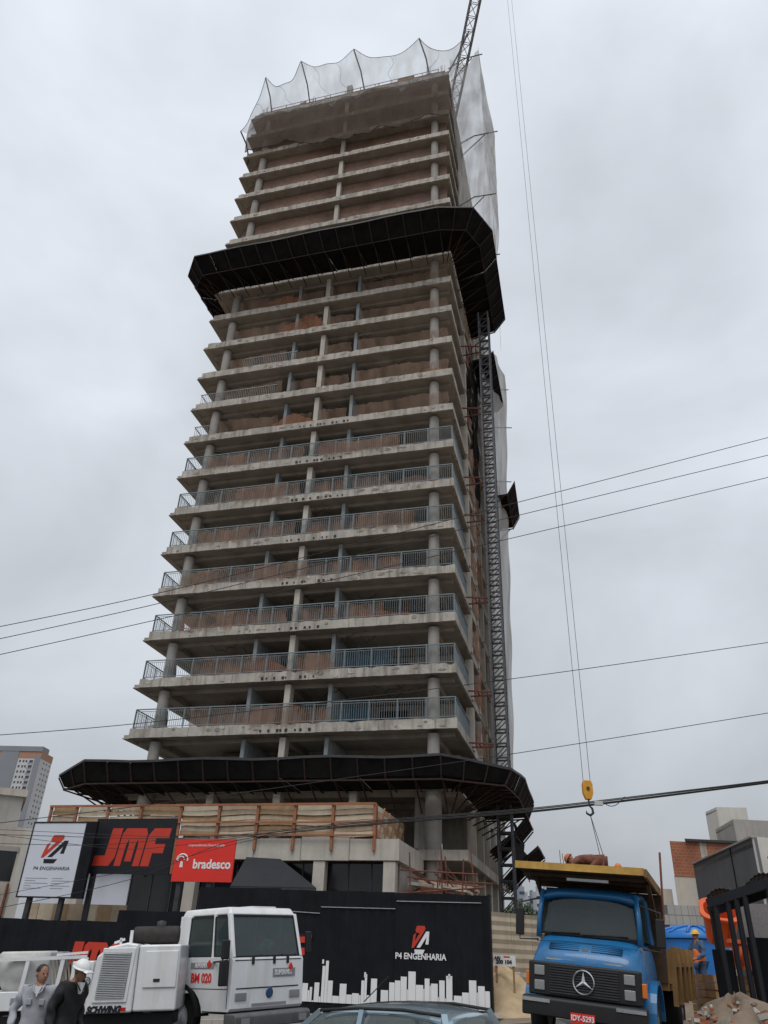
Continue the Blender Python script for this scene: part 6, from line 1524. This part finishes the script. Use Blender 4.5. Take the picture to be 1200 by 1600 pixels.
winm = mat('far_window', (0.05, 0.06, 0.08), 0.4, 0.3, 0.5)
fl = 2.9; nfl = int((zt_ - 4) / fl)
for k in range(nfl):
    z = zt_ - 3.6 - fl * (k + 1) + 1.0
    if z < pY(40, 1310, AY).z: break
    for s in (4.2, 7.6, 9.3, 11.4):
        slab3(a0 + l10 * s, a0 + l10 * (s + (1.0 if s != 4.2 else 2.2)), z, z + 1.3, 0.02, 0.4, 'window', winm)
    slab3(a0 + l10 * 3.9, a0 + l10 * 6.8, z - 0.75, z - 0.1, 0.75, 0.1, 'balcony', ag)
    for s in (L2 * 0.3, L2 * 0.55, L2 * 0.82): slab3(a0 + l20 * s, a0 + l20 * (s + 1.2), z, z + 1.1, 0.02, 0.4, 'window', winm)
# beige building at the left edge
def nb_block(name, label, xr, ytop, Y, m, xl=-60):
    A = pY(xl, ytop, Y); C_ = pY(xr, ytop, Y); zt_ = pY((max(xl, 0) + xr) / 2, ytop, Y).z
    t = thing(name, label, 'building', loc=(A.x, A.y, g0(A.x, A.y) - 1.0), rotz=R_(24))
    C_.x = A.x + (C_.x - A.x) * 1.0
    MB().box(0, 0, 0, C_.x - A.x, 6, zt_ - t.location.z).build('wall', m, t); return t, C_.x - A.x, zt_ - t.location.z
t, wd, hh = nb_block('beige_building', 'beige grey rendered neighbour building cut by the left edge', 34, 1228, 46, greyw)
MB().box(-0.2, -0.15, hh - 0.35, wd + 0.15, 6, hh + 0.02).build('roof_edge', cream, t)
t, wd, hh = nb_block('beige_annex', 'lower beige annex with a dark opening at the left edge', 50, 1288, 43, cream)
MB().box(0.5, -0.02, hh - 2.6, wd - 0.65, 0.1, hh - 1.2).build('opening', glass_d, t); MB().box(0.5, -0.05, hh - 1.18, wd - 0.6, 0.0, hh - 0.95).build('lintel', greyw, t); MB().box(wd - 0.5, -0.1, 0, wd, 0.0, hh - 0.02).build('corner_pier', whitew, t)
MB().box(0.2, -0.09, hh - 4.4, wd - 0.55, 0.0, hh - 4.2).build('string_course', greyw, t)
for q in range(2): MB().tube([(wd - 1.2 + q * 0.5, -0.14, 0.5), (wd - 1.2 + q * 0.5, -0.14, hh - 2.7)], 0.07, 6).build('drain_pipe', rust, t)

# far skyline and trees seen past the hoist mast
hazeb = mat('far_tower_grey', (0.26, 0.30, 0.36), 0.9, 0.1, 0.05); hazeb2 = mat('far_tower_pale', (0.42, 0.44, 0.47), 0.9, 0.1, 0.05)
far = [(811, 819, 1385, 420, hazeb, 'slim blue grey far tower beside the hoist mast'), (803, 809, 1398, 430, hazeb2, 'low pale far block behind the hoist mast'), (838, 848, 1392, 400, hazeb2, 'pale far slab tower left of the truck mirror'), (822, 827, 1402, 410, hazeb2, 'small far block between the two taller far towers'),
       (829, 836, 1399, 415, hazeb, 'grey far block with a stepped top beside the pale slab'), (850, 858, 1388, 400, hazeb2, 'pale far tower just behind the truck cab guard')]
for (xa_, xb_, yt_, Y, m, lb) in far:
    a = pY(xa_, yt_, Y); c = pY(xb_, yt_, Y)
    t = thing('far_tower', lb, 'building', loc=(a.x, a.y, g0(a.x, a.y))); wd = c.x - a.x; hh = a.z - t.location.z
    MB().box(0, 0, 0, wd, 10, hh).build('wall', m, t); MB().box(wd * .3, 1, hh + 0.01, wd * .7, 6, hh + 2.5).build('roof_house', m, t)
    for r in range(6): MB().box(-0.06, -0.25, hh - 2.2 - r * 3.2, wd + 0.06, 0.0, hh - 3.3 - r * 3.2).build('window_band', winm, t)
leafm = mat('far_foliage', (0.06, 0.085, 0.05), 0.9, 0.35, 0.4)
b = MB(); rnd = random.Random(21)
cx = pY(825, 1418, 300)
for i in range(2600):
    x = cx.x + rnd.uniform(-16, 16); base = cx.z + 1.5 * math.sin(x * 0.5) + 1.0 * math.sin(x * 1.7); y = 300 + rnd.uniform(-6, 6)
    z = base - abs(rnd.gauss(0, 5)); s = rnd.uniform(0.3, 0.8); n1 = Vector((rnd.uniform(-1, 1), rnd.uniform(-1, 1), rnd.uniform(-1, 1))).normalized(); n2 = n1.orthogonal().normalized(); c = Vector((x, y, z))
    b.add([c - n1 * s, c + n2 * s, c + n1 * s, c - n2 * s], [(0, 1, 2, 3)])
b.mi(0).prism([(cx.x - 16, cx.z - 14), (cx.x + 16, cx.z - 14), (cx.x + 16, cx.z - 2), (cx.x - 16, cx.z - 2)], 300, 304, 'y')
o = b.build('far_trees', leafm); o['label'] = 'dark strip of distant trees at the foot of the far towers'; o['category'] = 'trees'; stuff(o)

# ------------------------------------------------------------------ right-hand yard: tank, tubs, shed, rubble
tankb = mat('tank_blue', (0.02, 0.16, 0.48), 0.4, 0.1, 2)
ca_ = pY(1084, 1462, 27); rr = (pY(1134, 1462, 27) - pY(1030, 1462, 27)).x / 2
tk = thing('blue_water_tank', 'large blue plastic water tank with a ribbed domed lid', 'tank', loc=(ca_.x, ca_.y, g(ca_.x, ca_.y)))
zl_ = ca_.z - tk.location.z
MB().lathe([(rr * 0.86, 0), (rr * 0.95, zl_ * 0.9), (rr * 0.95, zl_ - 0.02), (0.001, zl_ - 0.02)], 32).build('body', tankb, tk, smooth=True)
ld_ = MB().lathe([(rr * 1.02, zl_ - 0.1), (rr * 1.02, zl_ + 0.03), (rr * 0.8, zl_ + 0.13), (rr * 0.45, zl_ + 0.21), (0.001, zl_ + 0.23)], 32).build('lid', tankb, tk, smooth=True)
for a in range(0, 360, 30):
    c0, s0 = math.cos(R_(a)), math.sin(R_(a))
    MB().tube([(c0 * rr * 1.0, s0 * rr * 1.0, zl_ + 0.05), (c0 * rr * 0.8, s0 * rr * 0.8, zl_ + 0.15), (c0 * rr * 0.45, s0 * rr * 0.45, zl_ + 0.23), (c0 * rr * .15, s0 * rr * .15, zl_ + 0.25)], 0.05, 6).build('lid_rib', tankb, ld_, smooth=True)
orp = mat('orange_plastic_tub', (0.62, 0.10, 0.025), 0.5, 0.12, 3)
def tub(name, label, c, w1, h1, d1, m, tilt):
    t = thing(name, label, 'tub', loc=c, rotz=R_(-18)); t.rotation_euler = (tilt, R_(6), R_(-18))
    def rr_(w, d, z, r=0.28): 
        pts = []
        for (sx, sy, a0) in ((1, 1, 0), (-1, 1, 90), (-1, -1, 180), (1, -1, 270)):
            for q in range(5):
                a = R_(a0 + 22.5 * q); pts.append((sx * (w / 2 - r) + r * math.cos(a), sy * (d / 2 - r) + r * math.sin(a), z))
        return pts
    rings = [rr_(w1 * .8, d1 * .8, 0), rr_(w1, d1, h1), rr_(w1 + 0.16, d1 + 0.16, h1), rr_(w1 + 0.16, d1 + 0.16, h1 + 0.08), rr_(w1 - 0.06, d1 - 0.06, h1 + 0.08), rr_(w1 * .76, d1 * .76, 0.05)]
    b = MB(); n = 20
    for r in rings: b.v += r
    for i in range(len(rings) - 1):
        for j in range(n): b.f.append([i * n + j, i * n + (j + 1) % n, (i + 1) * n + (j + 1) % n, (i + 1) * n + j]); b.m.append(0)
    b.f.append(list(range(n))[::-1]); b.f.append(list(range(5 * n, 6 * n))); b.m += [0, 0]
    b.build('shell', m, t, bevel=0.02)
    for k in (-0.25, 0.25): MB().tube([(k * w1, -d1 * 0.42, 0.1), (k * w1, -d1 * 0.52, h1)], 0.04, 6).build('rib', m, t, smooth=True)
    return t
q = pY(1126, 1468, 22.5)
tub('orange_tub', 'large orange plastic tub standing on end behind the shed posts', (q.x, q.y, q.z), 0.85, 0.75, 0.8, orp, R_(35))
q = pY(1172, 1516, 20.5)
tub('orange_tub', 'orange red plastic tub with a pale rim low behind the shed posts', (q.x, q.y, q.z), 0.75, 0.5, 0.6, orp, 0)
sl = thing('timber_stack', 'low stack of timber under the orange tubs', 'timber', loc=(q.x - 0.5, q.y + 0.2, g(q.x, q.y)))
hs = q.z - g(q.x, q.y)
for r in range(int(hs / 0.16)): 
    for c in range(4): MB().box(-0.3 + 0.42 * c, 0 + 0.02 * (r % 2), r * 0.16, 0.1 + 0.42 * c, 1.6, r * 0.16 + 0.145).build('timber', wood, sl)
# shed roof on dark posts
SHY = 17.5
shd = thing('lean_to_shed', 'dark lean-to shed roof on black posts at the right edge', 'shed', loc=(0, 0, 0))
E1 = pY(1106, 1412, SHY); E2 = pY(1216, 1374, SHY - 1.2); E1b = pY(1106, 1403, SHY) ; 
shd.location = (E1.x, E1.y, g0(E1.x, E1.y))
def rl_(p): return Vector(p) - shd.location
nS = 8; back = Vector((0.6, 1.5, 0.05))
for i in range(nS):
    a = rl_(E1.lerp(E2, i / nS)); c = rl_(E1.lerp(E2, (i + 1) / nS)); b = MB()
    def fn(s, t, a=a, c=c, i=i):
        p = a.lerp(c, s * 0.985) + back * t; p.z += 0.012 * math.sin((i + s) * 2 * math.pi * 2) + 0.15 + (0.07 * math.sin((i + s) * 1.3)) * (1 - t); return p
    b.grid(10, 4, fn); o = b.build('roof_sheet', darksteel, shd, smooth=True); o.modifiers.new('t', 'SOLIDIFY').thickness = 0.02
MB().bar(rl_(E1) + Vector((0, 0, 0.0)), rl_(E2), 0.08, 0.17).build('fascia_beam', darkprint, shd)
MB().bar(rl_(E1) + back + Vector((0, 0, -0.1)), rl_(E2) + back + Vector((0, 0, -0.1)), 0.08, 0.2).build('back_beam', darkprint, shd)
for i, t in enumerate((0.1, 0.28, 0.40, 0.52, 0.85)):
    a = rl_(E1.lerp(E2, t)); MB().box(a.x - 0.04, a.y - 0.04, -0.2, a.x + 0.04, a.y + 0.04, a.z - 0.05).build('post', darkprint, shd)
for t in (0.05, 0.95):
    a = rl_(E1.lerp(E2, t)) + back; MB().box(a.x - 0.05, a.y - 0.05, -0.2, a.x + 0.05, a.y + 0.05, a.z - 0.1).build('post', darkprint, shd)
pp = rl_(pY(1180, 1445, SHY + 1.5)); MB().box(pp.x - 0.3, pp.y, pp.z - 0.35, pp.x + 0.45, pp.y + 0.03, pp.z + 0.42).build('wall_panel', mat('mesh_grey', (0.20, 0.19, 0.19), 0.9, 0.2, 20), shd)
pp = rl_(pY(1200, 1530, SHY + 0.8)); MB().box(pp.x - 0.28, pp.y, -0.1, pp.x + 0.6, pp.y + 0.04, pp.z + 0.75).build('door_panel', blackp, shd)
pp = rl_(pY(1140, 1510, SHY + 1.0)); MB().box(pp.x - 0.3, pp.y, -0.1, pp.x + 0.12, pp.y + 0.05, pp.z + 0.3).build('side_panel', blackp, shd)
q = pY(1150, 1590, 16.0)
heap('rubble_heap', 'heap of grey brown earth and rubble at the lower right', q.x + 0.3, q.y + 0.6, 1.9, 1.6, 1.0, dirt, 8, 'rubble')
rb2 = MB(); rnd = random.Random(31)
for i in range(420):
    a = rnd.uniform(0, 6.28); r = 1.75 * math.sqrt(rnd.random()); x = q.x + 0.3 + r * math.cos(a); y = q.y + 0.6 + r * math.sin(a) * 0.85; z = g(x, y) + 0.97 * (0.5 + 0.5 * math.cos(math.pi * min(1, r / 1.85))) ** 0.85 + 0.0; s = rnd.uniform(0.03, 0.1)
    v = Vector((rnd.uniform(-1, 1), rnd.uniform(-1, 1), rnd.uniform(-.6, .6))).normalized() * s; rb2.mi(rnd.choice([0, 0, 1, 2])).bar(Vector((x, y, z)) - v, Vector((x, y, z)) + v, s * rnd.uniform(.6, 1.4), s * rnd.uniform(.5, 1))
o = rb2.build('rubble_stones', [concrete, dirt, brick_o]); o['label'] = 'loose stones and brick bits scattered over the earth heap'; o['category'] = 'stones'; stuff(o)

# ------------------------------------------------------------------ overhead wires
def wire(name, label, pts, r, group, extra=None):
    P = []
    for i in range(len(pts) - 1):
        for q in range(10): P.append(pts[i].lerp(pts[i + 1], q / 10))
    P.append(pts[-1])
    for _ in range(12): P = [P[0]] + [(P[i - 1] + P[i] * 2 + P[i + 1]) / 4 for i in range(1, len(P) - 1)] + [P[-1]]
    rr = [r * (0.5 + 0.5 * max(0.0, min(1.0, (p.x + 2.5) / 4))) for p in P] if group == GC else r
    return tag(MB().tube(P, rr, 6).build(name, plastic, smooth=True), label, 'cable', group)
def wl(pxs): return [pY(x, y, Y) for x, y, Y in pxs]
GW = 'thin overhead wires'; GC = 'thick bundled street cables'
wire('overhead_wire', 'top of three thin wires crossing the middle of the tower', wl([(-120, 1003, 15), (240, 931, 15), (805, 786, 15), (1330, 650, 15)]), 0.008, GW)
wire('overhead_wire', 'middle of three thin wires crossing the middle of the tower', wl([(-120, 1024, 15.3), (245, 945, 15.3), (805, 806, 15.3), (1330, 680, 15.3)]), 0.008, GW)
wire('overhead_wire', 'lowest of three thin wires crossing the middle of the tower', wl([(-120, 1049, 15.6), (240, 970, 15.6), (805, 840, 15.6), (1330, 715, 15.6)]), 0.008, GW)
wire('overhead_wire', 'thin single wire passing the lower balconies', wl([(-120, 1157, 15), (200, 1134, 15), (800, 1062, 15), (1330, 985, 15)]), 0.007, GW)
wire('overhead_wire', 'thin single wire just above the lower canopy on the right', wl([(-120, 1300, 15), (300, 1250, 15), (800, 1179, 15), (1330, 1093, 15)]), 0.0065, GW)
GC = 'thick bundled street cables'
base = [(1340, 1203), (1200, 1222), (980, 1249), (830, 1267), (560, 1287), (440, 1300)]
ends = [([(330, 1309), (200, 1306), (0, 1296), (-120, 1292)], 'topmost black street cable fanning out left across the signs'),
        ([(330, 1311), (200, 1310), (0, 1304), (-120, 1300)], 'second black street cable crossing the white sign'),
        ([(330, 1315), (200, 1330), (60, 1312), (-120, 1290)], 'sagging black street cable across the white sign'),
        ([(340, 1318), (230, 1368), (110, 1398), (-120, 1440)], 'black street cable dropping low to the left under the signs'),
        ([(350, 1322), (250, 1352), (120, 1376), (-120, 1420)], 'black street cable dropping left across the black sign'),
        ([(330, 1305), (150, 1322), (0, 1318), (-120, 1316)], 'black street cable at the middle of the white sign')]
for i, (e_, lb) in enumerate(ends):
    off = (i - 2.5) * 1.7 + 0.8 * math.sin(i * 2.2)
    pts = [(x, y + off * (0.8 if x < 1000 else 0.5), 12.0 + i * 0.05) for x, y in base] + [(x, y, 12.0 + i * 0.05) for x, y in e_]
    wire('street_cable', lb, wl(pts), 0.008 if i % 2 else 0.0065, GC)
tag(MB().tube([pY(940 + q * 4, 1252 + 11 * math.sin(q / 9 * math.pi) ** 1 - q * 0.8, 11.95) for q in range(10)], 0.006, 5).build('loose_wire', plastic, smooth=True), 'short loose wire drooping from the street cables near the hook', 'cable')
tag(MB().box(-0.03, -0.03, -0.03, 0.09, 0.03, 0.03).build('cable_tie', mat('cable_grey', (0.45, 0.48, 0.46), 0.6), mtx=Matrix.Translation(pY(932, 1255, 11.9))), 'pale clip on the street cables beside the hook', 'clip')
